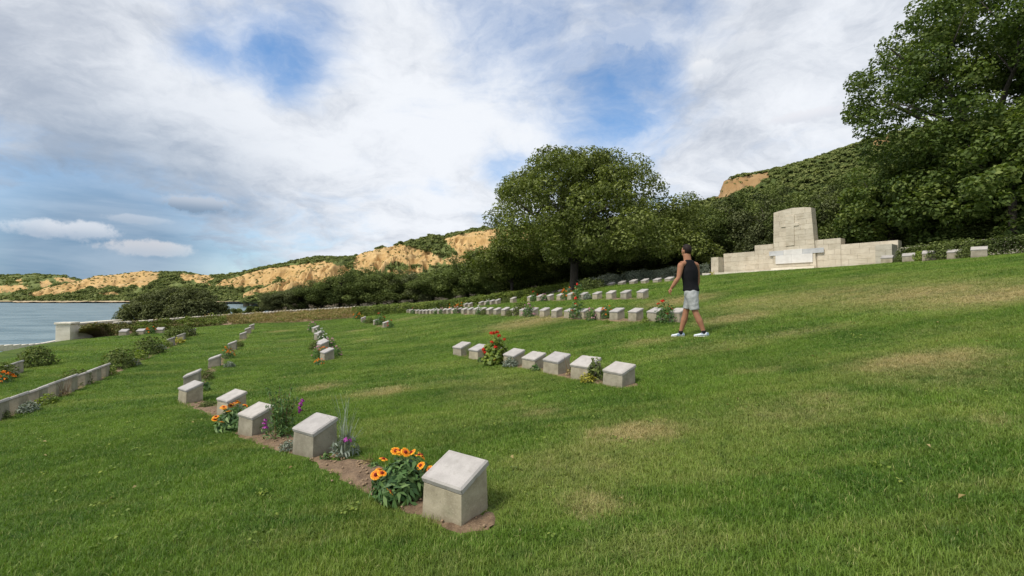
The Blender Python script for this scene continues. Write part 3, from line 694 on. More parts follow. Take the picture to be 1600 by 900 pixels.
# wall parts carry a mortar core with the stone blocks on it
wl = solid_part('wing_wall', mem, X(.86), X(2.6), .02, .50, -.5, 1.17, MASON_GREY); courses(wl, X(.84), X(2.6) - .002, 0, .52, -.02, 1.185, .241, .75)
wm = solid_part('wing_wall', mem, X(2.62), X(6.57), .02, .55, -.5, 1.48, MASON_GREY); courses(wm, X(2.6), X(3.56), -.01, .56, -.02, 1.50, .253, .6); courses(wm, X(5.60), X(6.59), -.01, .56, -.02, 1.50, .253, .6)
wr = solid_part('wing_wall', mem, X(6.61), X(8.70), .02, .50, -.5, 1.17, MASON_GREY); courses(wr, X(6.592), X(8.72), 0, .52, -.02, 1.185, .241, .75)
for x0, x1, fy, pm_ in ((X(.40), X(.838), -.55, MASON), (X(8.12), X(8.70), -.80, MASON_GREY)):
    pp = solid_part('end_pier', mem, x0 + .02, x1 - .02, fy + .02, -.012, -.6, .95, MASON_GREY)
    courses(pp, x0, x1, fy, -.012, -.30, .97, .254, .6, mt=pm_)
py0, py1 = X(3.58), X(5.60)
def pprof(z): return (py0 + .05 * max(0, z) / 3.2, py1 - .22 * max(0, z) / 3.2)
def ptop(x): return 3.07 + .16 * math.cos((x - (py0 + py1) / 2 + .05) / 1.0 * 1.45)
pyl = solid_part('pylon', mem, py0 + .2, py1 - .26, -.05, .40, -.5, 3.0, MASON_GREY)
courses(pyl, py0, py1, -.09, .44, -.02, 3.14, .263, .62, pprof, MASON, ptop)
crs = link('cross', None, parent=mem)
cx_ = X(4.42)
def piece(name, x0, x1, z0, z1, mt, y0=-.135, par=crs):
    return link(name, bm_mesh(block_bm(x0, x1, y0, -.088, z0, z1), name), mt, par)
piece('stone_block', cx_ - .20, cx_ + .20, 1.32, 1.84, MASON); piece('stone_block', cx_ - .195, cx_ + .195, 1.845, 2.295, MASON)
piece('stone_block', cx_ - .42, cx_ + .42, 2.30, 2.44, MASON); piece('stone_block', cx_ - .21, cx_ + .21, 2.445, 2.84, MASON)
# marble tablet and its steps
tb = link('inscription_panel', None, parent=mem)
for (a, b, z0, z1, mt, y0) in ((3.40, 4.10, .86, 1.10, BLUEGREY, -.125), (4.105, 4.98, .86, 1.12, WHITE, -.13), (4.985, 5.92, .86, 1.10, BLUEGREY, -.125), (3.72, 4.48, .42, .855, WHITE, -.15), (4.485, 5.44, .42, .855, WHITE, -.15)):
    link('marble_slab', bm_mesh(block_bm(X(a), X(b), y0, -.092 if z0 > .2 else 0, z0, z1), 'marble_slab'), mt, tb)
link('ledge', bm_mesh(block_bm(X(3.6), X(5.60), -.42, -.095, .02, .20), 'ledge'), CREAM, mem)
ks = [.1, 1.9, 3.3, 4.6, 6.0, 7.4, 8.1]
for a, b in zip(ks, ks[1:]):
    link('plinth_step', bm_mesh(block_bm(X(a) + .004, X(b) - .004, -.98, -.1 if a > .5 else -.73, -.40, .075), 'plinth_step'), CREAM, mem)

# ================================================================== trees
def crown_mesh(name, clumps, n, size, up=.45, spread=.55, tvar=.22, aspect=.62, jit=.5, fill=.55):
    """clumps: (centre, radii); leaves sit mostly on the outer part of every clump"""
    cc = np.array([c for c, r in clumps]); cr = np.array([r if hasattr(r, '__len__') else (r, r, r * .8) for c, r in clumps])
    wgt = (cr[:, 0] ** 2); wgt /= wgt.sum(); idx = rng.choice(len(cc), n, p=wgt)
    d = sphere_dirs(n); f = fill + (1 - fill) * rng.uniform(0, 1, n) ** .6
    P_ = cc[idx] + d * cr[idx] * f[:, None]
    tc_ = rng.uniform(.25, .75, len(cc))[idx] + rng.normal(size=n) * tvar
    Nn = d * (1 - spread) + sphere_dirs(n) * spread + np.array([0, 0, up])
    V, F, t = leaf_quads(P_, Nn, size * rng.uniform(.6, 1.35, n), aspect, .3, np.clip(tc_, 0, 1))
    return mesh_np(name, V, F, False, {'tint': t})
def trunk_mesh(name, base_r, h0, limbs, lean=(0, 0)):
    """tapered trunk of height h0 with limbs that run to the given points"""
    mb = MB(); top = Vector((lean[0], lean[1], h0))
    mb.tube([(0, 0, -.3), (0, 0, .02), (lean[0] * .1, lean[1] * .1, h0 * .15), (lean[0] * .5, lean[1] * .5, h0 * .55), top], [base_r * 1.55, base_r * 1.35, base_r * 1.02, base_r * .9, base_r * .92], 12)
    for L in limbs:
        L = Vector(L); a = top - Vector((0, 0, h0 * random.uniform(.02, .22))); mid = a.lerp(L, .45) + Vector((random.uniform(-.1, .1), random.uniform(-.1, .1), .12)) * (L - a).length
        r0 = base_r * random.uniform(.38, .6)
        mb.tube([a, a.lerp(mid, .5) + Vector((0, 0, .02 * (L - a).length)), mid, mid.lerp(L, .6), L], [r0, r0 * .8, r0 * .6, r0 * .38, r0 * .12], 7)
        for q in range(2):
            s_ = mid.lerp(L, random.uniform(.1, .5)); e = s_ + Vector((random.uniform(-1, 1), random.uniform(-1, 1), random.uniform(.1, 1))) * (L - a).length * .32
            mb.tube([s_, s_.lerp(e, .5) + Vector((0, 0, .03)), e], [r0 * .4, r0 * .25, r0 * .06], 5)
    return mb.mesh(name, True)

# the round tree in the middle
TY = 30.0; tb_ = at_depth(897, 452, TY); tb_.z = g(tb_.x, tb_.y)
main_tree = thing('broadleaf_tree', 'big round dark green tree standing alone beyond the rows, with a short bare trunk', 'tree', tb_)
PXM = TY / FPX
cl = []
prof_t = [(0, .90), (.08, 1.02), (.17, 1.03), (.34, .93), (.5, .85), (.63, .79), (.8, .68), (.91, .50), (1, .22)]
zlo, zhi = (465 - 401) / FPX * TY + CZ - tb_.z, (465 - 240) / FPX * TY + CZ - tb_.z
for i in range(400):
    t = random.random() ** .85; rmax = np.interp(t, *zip(*prof_t)) * 6.75
    a = random.uniform(0, 2 * math.pi); q = random.choice((.95, .95, .9, .8, .6, .4, .2)) if t > .1 else math.sqrt(random.random()) * .95
    lob = 1 + .09 * math.sin(3 * a + 1.1) + .07 * math.sin(5 * a + t * 6) + .08 * math.sin(9 * a + t * 11)
    rad_ = rmax * q * lob
    sag = -.5 * max(0, (rad_ / 6.2) - .6) if t < .3 else 0
    r_ = random.choice((.45, .6, .8, 1.05))
    cx = math.cos(a) * rad_ + (1.15 if t < .35 else .85 - .75 * t); cy = math.sin(a) * rad_ * .95
    cl.append(((cx, cy, zlo + t * (zhi - zlo) - r_ * .5 * t + sag), (r_, r_, r_ * .72)))
for (u, v, f) in ((1030, 300, .3), (1044, 318, 0), (1050, 334, -.8), (1062, 350, .2), (1072, 364, .5), (1078, 376, -.6), (1046, 352, -1.6), (770, 342, -.3), (778, 336, -.2), (790, 300, 0), (1076, 365, -1), (1070, 378, -1.6), (1055, 388, -1.8), (1040, 345, -.5), (1062, 380, .4), (880, 389, -2.8), (850, 385, -3), (930, 390, -2.6), (862, 394, -2.2), (960, 386, -3), (1000, 388, -2.6), (820, 380, -2), (800, 372, -1), (785, 350, -.6), (1030, 388, -2)):
    cl.append((((u - 897) * PXM, f, (465 - v) * PXM + CZ - tb_.z), (.74, .74, .54)))
link('crown', crown_mesh('crown', cl, 88000, .158, tvar=.2, fill=.6), L_MAIN, main_tree)
limbs = [(math.cos(a) * rr_, math.sin(a) * rr_, z) for a, rr_, z in ((.3, 3.6, 4.4), (1.4, 3.0, 5.0), (2.5, 3.8, 4.2), (3.5, 3.6, 4.8), (4.4, 3.4, 4.0), (5.3, 3.2, 4.6), (.9, 1.4, 6.3), (3.9, 1.2, 6.5), (2.0, 4.2, 3.0), (5.9, 4.4, 3.0))]
link('trunk', trunk_mesh('trunk', .29, 2.05, [tuple(1.2 * q for q in l_) for l_ in limbs], (.03, 0)), BARK, main_tree)

def tree_blob(center, rx, ry, rz, n, rmin, rmax, shell=.75, low=-.6):
    out = []
    while len(out) < n:
        d = Vector((random.gauss(0, 1), random.gauss(0, 1), random.gauss(0, 1))).normalized()
        if d.z < low: continue
        q = shell + (1 - shell) * random.random() if random.random() < .8 else random.uniform(.2, shell)
        k = 1 + .16 * math.sin(d.x * 4.3 + d.z * 3.1 + center[0]) + .12 * math.sin(d.y * 6 + d.z * 5)
        r = random.uniform(rmin, rmax)
        out.append(((center[0] + d.x * rx * q * k, center[1] + d.y * ry * q * k, center[2] + d.z * rz * q * k), (r, r, r * .75)))
    return out
def on_ground(u, Y):
    x = (u - 800) / FPX * Y; return Vector((x, Y, g(x, Y)))
# the tall tree at the right edge
rb = on_ground(1560, 20.5)
rt = thing('broadleaf_tree', 'tall dark tree at the right edge, its leafy crown cut off by the frame', 'tree', rb)
H = lambda v, Y, b: CZ + (465 - v) / FPX * Y - b.z
cl = tree_blob((.55, 0, H(120, 20.5, rb)), 5.8, 4.6, 5.8, 235, .5, 1.0, .55, -.95)
for (u, v, f) in ((1344, 125, 0), (1354, 140, .2), (1349, 205, -.3), (1359, 185, -.4), (1369, 120, 0), (1384, 95, 0), (1404, 60, .3), (1429, 35, .2), (1444, 5, 0), (1374, 160, -.8), (1379, 215, -.6), (1404, 130, -1), (1419, 180, -1), (1399, 245, -.4), (1429, 250, -.8), (1359, 270, .5)):
    p = at_depth(u, v, 20.5); cl.append(((p.x - rb.x, f, p.z - rb.z), (.55, .55, .42)))
link('crown', crown_mesh('crown', cl, 80000, .152, fill=.45, tvar=.2), L_RIGHT, rt)
limbs = [(math.cos(a) * r, math.sin(a) * r, z) for a, r, z in ((2.6, 4.2, 8.2), (3.4, 4.4, 6.2), (4.2, 3.6, 8.5), (.4, 3.6, 8), (1.6, 3, 9), (5.4, 3.4, 7), (2.9, 2.4, 11), (4.9, 1.2, 12), (3.1, 4.6, 9.6))]
link('trunk', trunk_mesh('trunk', .30, 4.6, limbs, (-.3, 0)), BARK, rt)

# lower leafy trees in front of it
def side_tree(u, Y, vtop, wpx, label, n, leaf, nl=16000, lowv=None, mt=L_RIGHT, vlow=395, name='broadleaf_tree'):
    b = on_ground(u, Y); t = thing(name, label, 'tree', b, group='leafy trees at the right edge')
    zt = H(vtop, Y, b); zl = max(.2, H(vlow, Y, b)); rx = wpx / FPX * Y
    c = tree_blob((0, 0, (zt + zl) / 2), rx * .85, min(2.2, rx * .8), (zt - zl) / 2 * .9, n, .35, .75, .6, -1.1)
    link('crown', crown_mesh('crown', c, nl, leaf, fill=.4), mt, t)
    link('trunk', trunk_mesh('trunk', .14, zt * .4, [(random.uniform(-.6, .6) * rx, random.uniform(-.6, .6), zt * random.uniform(.55, .8)) for _ in range(6)]), BARK, t)
    return t
side_tree(1585, 17.6, 158, 112, 'fresh green leafy tree in the right corner, in front of the tall tree', 110, .17, 22000, vlow=372)
side_tree(1480, 20.0, 225, 85, 'dark leafy tree behind the right gravestones, below the tall crown', 80, .17, 16000, vlow=385)
side_tree(1395, 22.5, 232, 75, 'leafy green tree behind the right end of the memorial', 80, .17, 15000, vlow=392)
side_tree(1690, 18.0, 140, 110, 'leafy tree half outside the right edge of the frame', 70, .17, 9000, vlow=385)

# shrubby trees of the belt: four prototypes, then copies
protos_b = []
for k in range(4):
    r0 = [L_BELT, L_BELT, L_OLIVE, L_DARKB][k]
    c = tree_blob((0, 0, .50), .46, .46, .44, 75, .075, .15, .55, -1.0)
    protos_b.append((crown_mesh('crown', c, 18000, .025, fill=.35), trunk_mesh('trunk', .03, .35, [(random.uniform(-.3, .3), random.uniform(-.3, .3), random.uniform(.5, .85)) for _ in range(6)]), r0))
def belt_tree(u, Y, vtop, w_, k, label, group, name='evergreen_tree', cat='tree', sink=0.):
    b = on_ground(u, Y); b.z -= sink; zt = CZ + (465 - vtop) / FPX * Y - b.z
    t = thing(name, label, cat, b, random.uniform(0, 6.28), group); t.scale = (w_, w_, zt)
    cm, tm, mt = protos_b[k % 4]
    if not cm.materials: cm.materials.append(mt); tm.materials.append(BARK)
    link('crown', cm, (), t); link('trunk', tm, (), t)
    return t
belt_lab = ['dark evergreen bush tree', 'green shrubby tree', 'grey green olive tree', 'dull dark shrub tree']
def belt(lst, where, group):
    for i, (u, Y, vt, w_, k) in enumerate(lst):
        belt_tree(u, Y, vt, w_, k, f'{belt_lab[k % 4]}, {ordw(i + 1)} from the left in the belt {where}', group)
ONES = 'first second third fourth fifth sixth seventh eighth ninth tenth eleventh twelfth thirteenth fourteenth fifteenth sixteenth seventeenth eighteenth nineteenth'.split()
def ordw(n):
    if n < 20: return ONES[n - 1]
    T = {2: 'twent', 3: 'thirt', 4: 'fort'}[n // 10]
    return T + ('ieth' if n % 10 == 0 else 'y-' + ONES[n % 10 - 1])
belt([(426, 42, 458, 2.6, 3), (450, 42, 447, 4.2, 2), (472, 42, 440, 4.6, 3), (503, 42, 430, 5.0, 0), (532, 42, 422, 5.2, 0), (560, 43, 419, 5.0, 1), (590, 43, 420, 5.2, 0), (618, 43, 419, 5.0, 1), (648, 43, 421, 5.4, 2), (676, 42, 418, 5.2, 0), (704, 41, 412, 5.2, 1), (730, 40, 402, 5.6, 0), (757, 39, 396, 5.6, 1), (782, 38, 392, 5.4, 0)], 'behind the low wall', 'trees behind the low wall')
belt([(808, 38.5, 392, 5.72, 1), (842, 38.5, 390, 5.94, 0), (880, 38, 385, 5.94, 1), (918, 37.5, 380, 5.94, 0), (955, 37, 372, 5.94, 3), (992, 36.5, 362, 6.16, 0), (1025, 36.5, 362, 5.94, 1), (1055, 36, 334, 6.16, 0), (1088, 33.5, 312, 6.16, 1), (1120, 33.5, 311, 5.94, 0), (1150, 33, 308, 5.94, 2), (1180, 32.5, 302, 5.94, 1)], 'behind the round tree', 'trees behind the round tree')
belt([(1212, 30, 296, 5.0, 2), (1245, 29, 290, 5.0, 1), (1280, 28, 290, 4.8, 2), (1312, 27, 284, 4.8, 0), (1345, 26, 272, 4.8, 1), (1375, 25, 290, 4.6, 0), (1405, 24, 300, 4.4, 1), (1440, 22.5, 300, 4.4, 0), (1478, 21.5, 290, 4.4, 3), (1520, 20, 290, 4.2, 0), (1565, 19.3, 290, 4.2, 1), (1610, 18.6, 290, 4.2, 0)], 'behind the memorial', 'trees behind the memorial')
# light green tree left of the round one, hanging over the hedge
side = on_ground(800, 34); t_ = thing('broadleaf_tree', 'light green leafy tree low behind the left side of the round tree', 'tree', side)
c = tree_blob((0, 0, H(402, 34, side)), 3.2, 2.2, 1.35, 70, .4, .8, .6, -1)
link('crown', crown_mesh('crown', c, 15000, .17, fill=.4), L_MAIN, t_)
link('trunk', trunk_mesh('trunk', .12, 1.4, [(random.uniform(-2, 2), random.uniform(-1, 1), random.uniform(1.8, 3)) for _ in range(6)]), BARK, t_)
# the round bush over the water
bb = at_depth(279, 503, 39); 
t_ = thing('round_bush', 'big round dark bush in front of the sea, beyond the low wall', 'bush', bb)
c = []
for i in range(300):
    a, e = random.uniform(0, 6.283), math.asin(random.uniform(-.12, 1)); q = random.choice((1, 1, .97, .93, .8, .55)) * random.uniform(.95, 1.03); r_ = random.uniform(.35, .62)
    c.append(((math.cos(a) * math.cos(e) * (4.55 - r_) * q - .25, math.sin(a) * math.cos(e) * 2.6 * q, .25 + math.sin(e) * (2.85 - r_) * q + .25 * math.sin(a * 3) * math.cos(e)), (r_, r_, r_ * .8)))
for (u, v) in ((190, 492), (352, 494), (186, 498), (356, 498)):
    p = at_depth(u, v, 39); c.append(((p.x - bb.x, 0, p.z - bb.z), (.52, .52, .45)))
link('crown', crown_mesh('crown', c, 40000, .16, fill=.5), L_DARKB, t_)
link('trunk', trunk_mesh('trunk', .12, .5, [(random.uniform(-2.4, 2.4), random.uniform(-1, 1), random.uniform(1, 2)) for _ in range(7)]), BARK, t_)
for i, (u, v, Y, s_, lab) in enumerate(((396, 492, 41, 1.0, 'small green bush at the waterline beside the dark belt'), (372, 496, 36, .9, 'low tuft of shrub at the right foot of the round bush'), (424, 480, 43, 1.6, 'brownish shrub at the left end of the tree belt'), (14, 640, 2, 0, ''))):
    if not lab: continue
    b = at_depth(u, v, Y); t_ = thing('shore_bush', lab, 'bush', b)
    c = tree_blob((0, 0, s_ * .3), s_ * .8, s_ * .6, s_ * .4, 26, s_ * .14, s_ * .3, .6, -.8)
    link('crown', crown_mesh('crown', c, 3500, .12, fill=.4), [L_BELT, L_BELT, L_DARKB][i], t_)

# ================================================================== hedges
def hedge(pts, width, mt, n, size, label, name='hedge', cat='hedge', lump=.12, group=None):
    """pts: (u, Y, v of the top); a clipped hedge with an uneven leafy surface"""
    P0 = []
    for u, Y, v in pts:
        b = on_ground(u, Y); P0.append((b.x, b.y, b.z, CZ + (465 - v) / FPX * Y))
    P0 = np.array(P0); seg = np.linalg.norm(np.diff(P0[:, :2], axis=0), axis=1); cum = np.concatenate([[0], np.cumsum(seg)])
    q = rng.uniform(0, cum[-1], n); c = np.stack([np.interp(q, cum, P0[:, i]) for i in range(4)], 1)
    dx = np.interp(q, cum, np.gradient(P0[:, 0], cum)); dy = np.interp(q, cum, np.gradient(P0[:, 1], cum)); l = np.hypot(dx, dy); nx, ny = -dy / l, dx / l
    a = rng.uniform(-.2, math.pi + .2, n); f = rng.uniform(.72, 1.0, n)
    k = 1 + lump * fbm(q * 1.3, np.cos(a) * 1.5, 2.2, 3) * 1.8
    ca, sa = np.cos(a), np.sin(a)
    sq = lambda t: np.sign(t) * np.abs(t) ** .55
    h = c[:, 3] - c[:, 2]
    px = c[:, 0] + nx * sq(ca) * width / 2 * f * k; pyy = c[:, 1] + ny * sq(ca) * width / 2 * f * k; pz = c[:, 2] + np.maximum(0, sq(sa)) * h * f * k + rng.uniform(0, .05, n)
    nrm = np.stack([nx * ca, ny * ca, sa], 1)
    tint = np.clip(.5 + fbm(px * 1.2, pyy * 1.2, pz, 3) * .8 + rng.normal(size=n) * .18, 0, 1)
    V, F, t = leaf_quads(np.stack([px, pyy, pz], 1), nrm * .5 + sphere_dirs(n) * .6 + np.array([0, 0, .4]), size * rng.uniform(.6, 1.3, n), .55, .25, tint)
    o = thing(name, label, cat, P0[0, :3], group=group)
    V = V - P0[0, :3]
    link('foliage', mesh_np('foliage', V, F, False, {'tint': t}), mt, o)
hedge([(553, 35, 480), (600, 35, 476), (660, 34.5, 472), (715, 34, 468)], 1.6, L_HEDGE, 16000, .10, 'bright green clipped hedge behind the far left end of the long row')
hedge([(708, 33.5, 467), (760, 33, 461), (820, 32.4, 452), (880, 31.6, 444), (905, 31.2, 441)], 1.6, L_HEDGE, 18000, .10, 'olive green clipped hedge running up to the trunk of the round tree', lump=.16)
hedge([(905, 30, 440), (950, 29, 431), (1000, 28.2, 424), (1060, 27.6, 417), (1106, 27.2, 414)], 1.5, L_GREY, 22000, .09, 'grey green lavender hedge between the round tree and the memorial', lump=.3)
hedge([(1414, 18.3, 390), (1450, 17.2, 382), (1500, 16.4, 378), (1560, 15.6, 372), (1640, 15, 366)], .9, L_BELT, 14000, .08, 'dark creeping hedge behind the gravestones right of the memorial', lump=.25)
cw = [on_ground(1408, 18.9), on_ground(1640, 15.7)]
t_ = thing('garden_wall', 'low stone wall overgrown by the dark hedge at the right', 'wall', cw[0])
for i in range(12):
    p = cw[0].lerp(cw[1], (i + .5) / 12); L_ = (cw[1] - cw[0]).length / 12
    p.z = CZ + (465 - np.interp(i, [0, 11], [386.5, 367])) / FPX * p.y
    if i == 0: wmesh = bm_mesh(bev_box((L_ - .012, .34, 1.0), .02), 'wall_stone')
    link('wall_stone', wmesh, MASON_GREY, t_, p - cw[0] - Vector((0, 0, 1.0)), (0, 0, math.atan2(cw[1].y - cw[0].y, cw[1].x - cw[0].x)))

# ================================================================== gravestones
random.seed(5)
def stone_meshes(k):
    """sloped pedestal block and the tablet that covers it; local front is -y"""
    W_, D_, hf, hb = .335, .252, .202, .302
    bm = bmesh.new(); tp = .012
    vs = [bm.verts.new(p) for p in ((-W_ / 2 - tp, -D_ / 2 - tp, -.14), (W_ / 2 + tp, -D_ / 2 - tp, -.14), (W_ / 2 + tp, D_ / 2 + tp, -.14), (-W_ / 2 - tp, D_ / 2 + tp, -.14), (-W_ / 2, -D_ / 2, hf), (W_ / 2, -D_ / 2, hf), (W_ / 2, D_ / 2, hb), (-W_ / 2, D_ / 2, hb))]
    for f in ((3, 2, 1, 0), (4, 5, 6, 7), (0, 1, 5, 4), (1, 2, 6, 5), (2, 3, 7, 6), (3, 0, 4, 7)): bm.faces.new([vs[i] for i in f])
    bmesh.ops.subdivide_edges(bm, edges=bm.edges[:], cuts=5, use_grid_fill=True)
    for v_ in bm.verts:
        n_ = pnoise(v_.co.x * 14 + k * 9, v_.co.y * 14, v_.co.z * 14) * .0035
        v_.co += Vector((v_.co.x, v_.co.y, 0)).normalized() * float(n_)
    sharp = [e for e in bm.edges if len(e.link_faces) == 2 and e.link_faces[0].normal.angle(e.link_faces[1].normal, 0) > .6]
    bmesh.ops.bevel(bm, geom=sharp, offset=.006, segments=2, affect='EDGES', profile=.6)
    body = bm_mesh(bm, 'plinth')
    ang = math.atan2(hb - hf, D_); Ls = D_ / math.cos(ang) + .022; Ws = W_ + .022; th_ = .046
    bm = bmesh.new(); bmesh.ops.create_cube(bm, size=1)
    for v_ in bm.verts: v_.co = Vector((v_.co.x * Ws, v_.co.y * Ls, v_.co.z * th_))
    top = [e for e in bm.edges if all(v_.co.z > 0 for v_ in e.verts)]; rest = [e for e in bm.edges if e not in top]
    bmesh.ops.bevel(bm, geom=top, offset=.012, segments=1, affect='EDGES')
    bmesh.ops.bevel(bm, geom=[e for e in bm.edges if e.is_valid and len(e.link_faces) == 2 and e.link_faces[0].normal.angle(e.link_faces[1].normal, 0) > 1.2], offset=.005, segments=2, affect='EDGES')
    up = max(bm.faces, key=lambda f: f.calc_center_median().z + f.calc_area())
    r = bmesh.ops.inset_individual(bm, faces=[up], thickness=.016, depth=0)
    r = bmesh.ops.inset_individual(bm, faces=[up], thickness=.003, depth=-.002)
    long_e = [e for e in bm.edges if e.calc_length() > .12]
    bmesh.ops.subdivide_edges(bm, edges=long_e, cuts=9, use_grid_fill=True)
    for v_ in bm.verts:
        edge_d = min(Ws / 2 - abs(v_.co.x), Ls / 2 - abs(v_.co.y))
        if edge_d < .02:
            q = float(pnoise(v_.co.x * 22 + k * 7.7, v_.co.y * 22, v_.co.z * 22 + k)); chip = max(0, q - .28) * .035 + .0016 * q
            v_.co -= Vector((v_.co.x / Ws, v_.co.y / Ls, v_.co.z / th_ * .6)).normalized() * chip
    M_ = Matrix.Translation((0, 0, (hf + hb) / 2 + th_ / 2 / math.cos(ang) + .002)) @ Matrix.Rotation(ang, 4, 'X')
    bm.transform(M_)
    return body, bm_mesh(bm, 'tablet')
STONES = []
_sm = [stone_meshes(k) for k in range(5)]
def gravestone(p, fd, label, group, tilt=.02, sc=1.0, kind='gravestone'):
    k = len(STONES) % 5
    rz = math.atan2(fd[1], fd[0]) + math.pi / 2 + random.uniform(-.035, .035)
    if len(STONES) < 5:
        o = thing(kind, label, 'gravestone', p, rz, group)
        link('plinth', _sm[k][0], PLINTH, o); link('tablet', _sm[k][1], TABLET, o)
    else:
        o = copy_tree(STONES[k], label, p, (0, 0, rz), group=group)
    o.rotation_euler = (random.uniform(-tilt, tilt), random.uniform(-tilt, tilt), rz); s_ = sc * random.uniform(.97, 1.04); o.scale = (s_, s_, s_ * random.uniform(.95, 1.03))
    o.location = Vector(p)
    STONES.append(o); return o
FD = (-NRM.x, -NRM.y)
beds = []          # (polyline of points, half width)
# front bed: five stones
front = [((712, 798), 'largest and nearest pale topped gravestone, at the front end of the flower bed'), ((494, 705), 'pale sloping gravestone next to the tall grassy plant in the front bed'), ((402, 675), 'gravestone between the orange flowers and the purple flowering plant'),
         ((364, 648), 'gravestone half hidden behind the far orange flowers'), ((300, 627), 'gravestone at the far left end of the front bed, where the soil ends')]
fp = []
for (u, v), lab in front:
    p = at(u, v); fp.append(p); gravestone(p, (-.59, -.81), lab, 'gravestones in the front bed', .015)
e = (fp[0] - fp[1]).normalized()
beds.append(([fp[0] + e * .36] + fp + [fp[4] - e * .25], .235))
def on_line(A, B, u):
    k = (u - 800) / FPX; t = (k * A.y - A.x) / ((B.x - A.x) - k * (B.y - A.y)); p = A.lerp(B, t); p.z = g(p.x, p.y); return p
def row(off, us, labf, group, fd=FD, hw=.2, dz=0., sc=1.0):
    pts = []
    for i, u in enumerate(us):
        p = on_row(off, u) if not isinstance(off, tuple) else on_line(off[0], off[1], u); p.z += dz; pts.append(p)
        gravestone(p, fd, labf(i), group, sc=sc)
    a, b = pts[0], pts[-1]
    beds.append(([a + (a - b).normalized() * .3] + pts + [b + (b - a).normalized() * .3], hw))
    return pts
mid_lab = ['gravestone at the right front end of the middle row of eight, beside the yellow plant', 'gravestone with dark leafy plant on its right, in the middle row', 'gravestone with brown dry stems on its right, in the middle row', 'gravestone between the small green tuft and the grey mound, middle row',
           'gravestone just right of the red geranium, middle row', 'gravestone hidden behind the red geranium', 'gravestone just left of the red geranium, middle row', 'gravestone at the far left end of the middle row, behind a grassy tuft']
ML = (at(966, 600), at(722, 555))
R2m = row(ML, [966, 915, 869, 834, 803, 776, 748, 722], lambda i: mid_lab[i], 'gravestones in the middle row', (-.80, -.60), .21, -.05)
def on_mid(u, fwd=0.0):
    p = on_line(ML[0], ML[1], u); p = p + Vector((-.86, -.50, 0)) * fwd; p.z = g(p.x, p.y); return p
lg = ['nearest gravestone', 'second gravestone', 'third gravestone', 'fourth gravestone', 'fifth gravestone', 'sixth gravestone']
U1 = [1059, 1024, 993, 964, 937, 912, 890, 870, 851, 834, 818.5, 804, 790, 777, 765, 754.5, 744.5, 735, 726, 717.5, 709.5, 702, 694.5, 687.5, 681, 675, 669, 663.5, 658, 652.5, 647.5, 642.5, 638]
R1m = row(8.05, U1, lambda i: ('gravestone right behind the legs of the walking man' if i == 0 else f'{ordw(i + 1)} gravestone from the walking man in the long row'), 'gravestones in the long row', FD, .2, 0, .93)
U2 = [1004, 978, 955, 933, 912, 893, 876, 859.5, 844, 829, 802, 778, 769, 760.5, 752, 735, 728, 697, 691]
R2r = row(11.2, U2, lambda i: f'{ordw(i + 1)} gravestone from the right in the second row, uphill of the long row', 'gravestones in the second row', FD, .2, 0, .95)
U3 = [1046, 1027, 1008, 990, 972, 955, 937, 888, 876, 864, 853]
R3m = row(16.2, U3, lambda i: f'{ordw(i + 1)} gravestone from the right below the lavender hedge', 'gravestones below the lavender hedge', FD, .2, -.10)
lp = ['gravestone seen from behind, nearest of the curving line left of the centre', 'second gravestone seen from behind in the curving line, before the orange flowers', 'gravestone seen from behind, just beyond the orange flowers in the curving line', 'gravestone seen from behind, fourth in the curving line', 'gravestone seen from behind, fifth in the curving line', 'gravestone at the far end of the curving line']
Lm = row(-1.75, [303, 337, 364, 380.5, 388, 394], lambda i: lp[i], 'gravestones in the curving line', FD, .2)
UL = [-6, 25, 57, 84, 107, 129, 147, 161, 267, 284, 301]
LLm = row(-4.2, UL, lambda i: (f'{ordw(i)} gravestone from the left edge in the wall like row seen from behind' if i else 'gravestone cut by the left edge in the wall like row'), 'gravestones seen from behind at the left', FD, .2)
LL3 = row(-6.7, [25], lambda i: 'lone gravestone at the left edge between the orange flowers and the dark bush', 'gravestones by the sea', FD, .2)
sea_lab = ['white topped gravestone left of three at the foot of the planted bank', 'white topped gravestone in the middle of three at the foot of the bank', 'white topped gravestone right of three at the foot of the bank, beside orange flowers']
for (u, v), lab in zip(((195, 525), (221.5, 523.5), (251, 521.5)), sea_lab): gravestone(at(u, v), (.25, -.97), lab, 'gravestones by the sea')
ml = ['gravestone at the near end of the flowering column, facing away', 'second gravestone of the flowering column', 'third gravestone of the flowering column, close behind the second', 'fourth gravestone of the flowering column, among white flowers', 'gravestone at the far end of the flowering column']
Mm = [at(512, 563), at(505.5, 549), at(503.5, 545), at(498.5, 530), at(494, 520)]
for p_, lab in zip(Mm, ml): gravestone(p_, (-.75, -.66), lab, 'gravestones in the flowering column', sc=1.0)
beds.append((Mm, .16))
bl = ['right gravestone of the small flowery group before the clipped hedge', 'middle gravestone of the small flowery group before the clipped hedge', 'left gravestone of the small flowery group before the clipped hedge']
Bm = row(4.2, [603, 588, 568], lambda i: bl[i], 'gravestones in the small flowery group', FD, .2)
rl = ['gravestone in front of the right end of the memorial wall', 'first gravestone right of the memorial wall', 'second gravestone right of the memorial wall, left of the blue green bush', 'third gravestone right of the memorial wall, right of the blue green bush', 'fourth and farthest right gravestone beside the memorial wall']
rp = []
for (u, Y, v), lab in zip(((1387, 18.6, 413), (1421, 17.3, 410), (1453, 16.4, 407.5), (1492, 15.6, 405), (1531, 14.6, 402.5)), rl):
    p = on_ground(u, Y); p.z = CZ + (465 - v) / FPX * Y + .0; rp.append(p); gravestone(p, (-.72, -.69), lab, 'gravestones beside the memorial', sc=1.05)
p = on_ground(1105, 25.2); p.z = CZ + (465 - 436.5) / FPX * 25.2; gravestone(p, FD, 'gravestone with yellow flowers at the left foot of the memorial wall', 'gravestones beside the memorial')

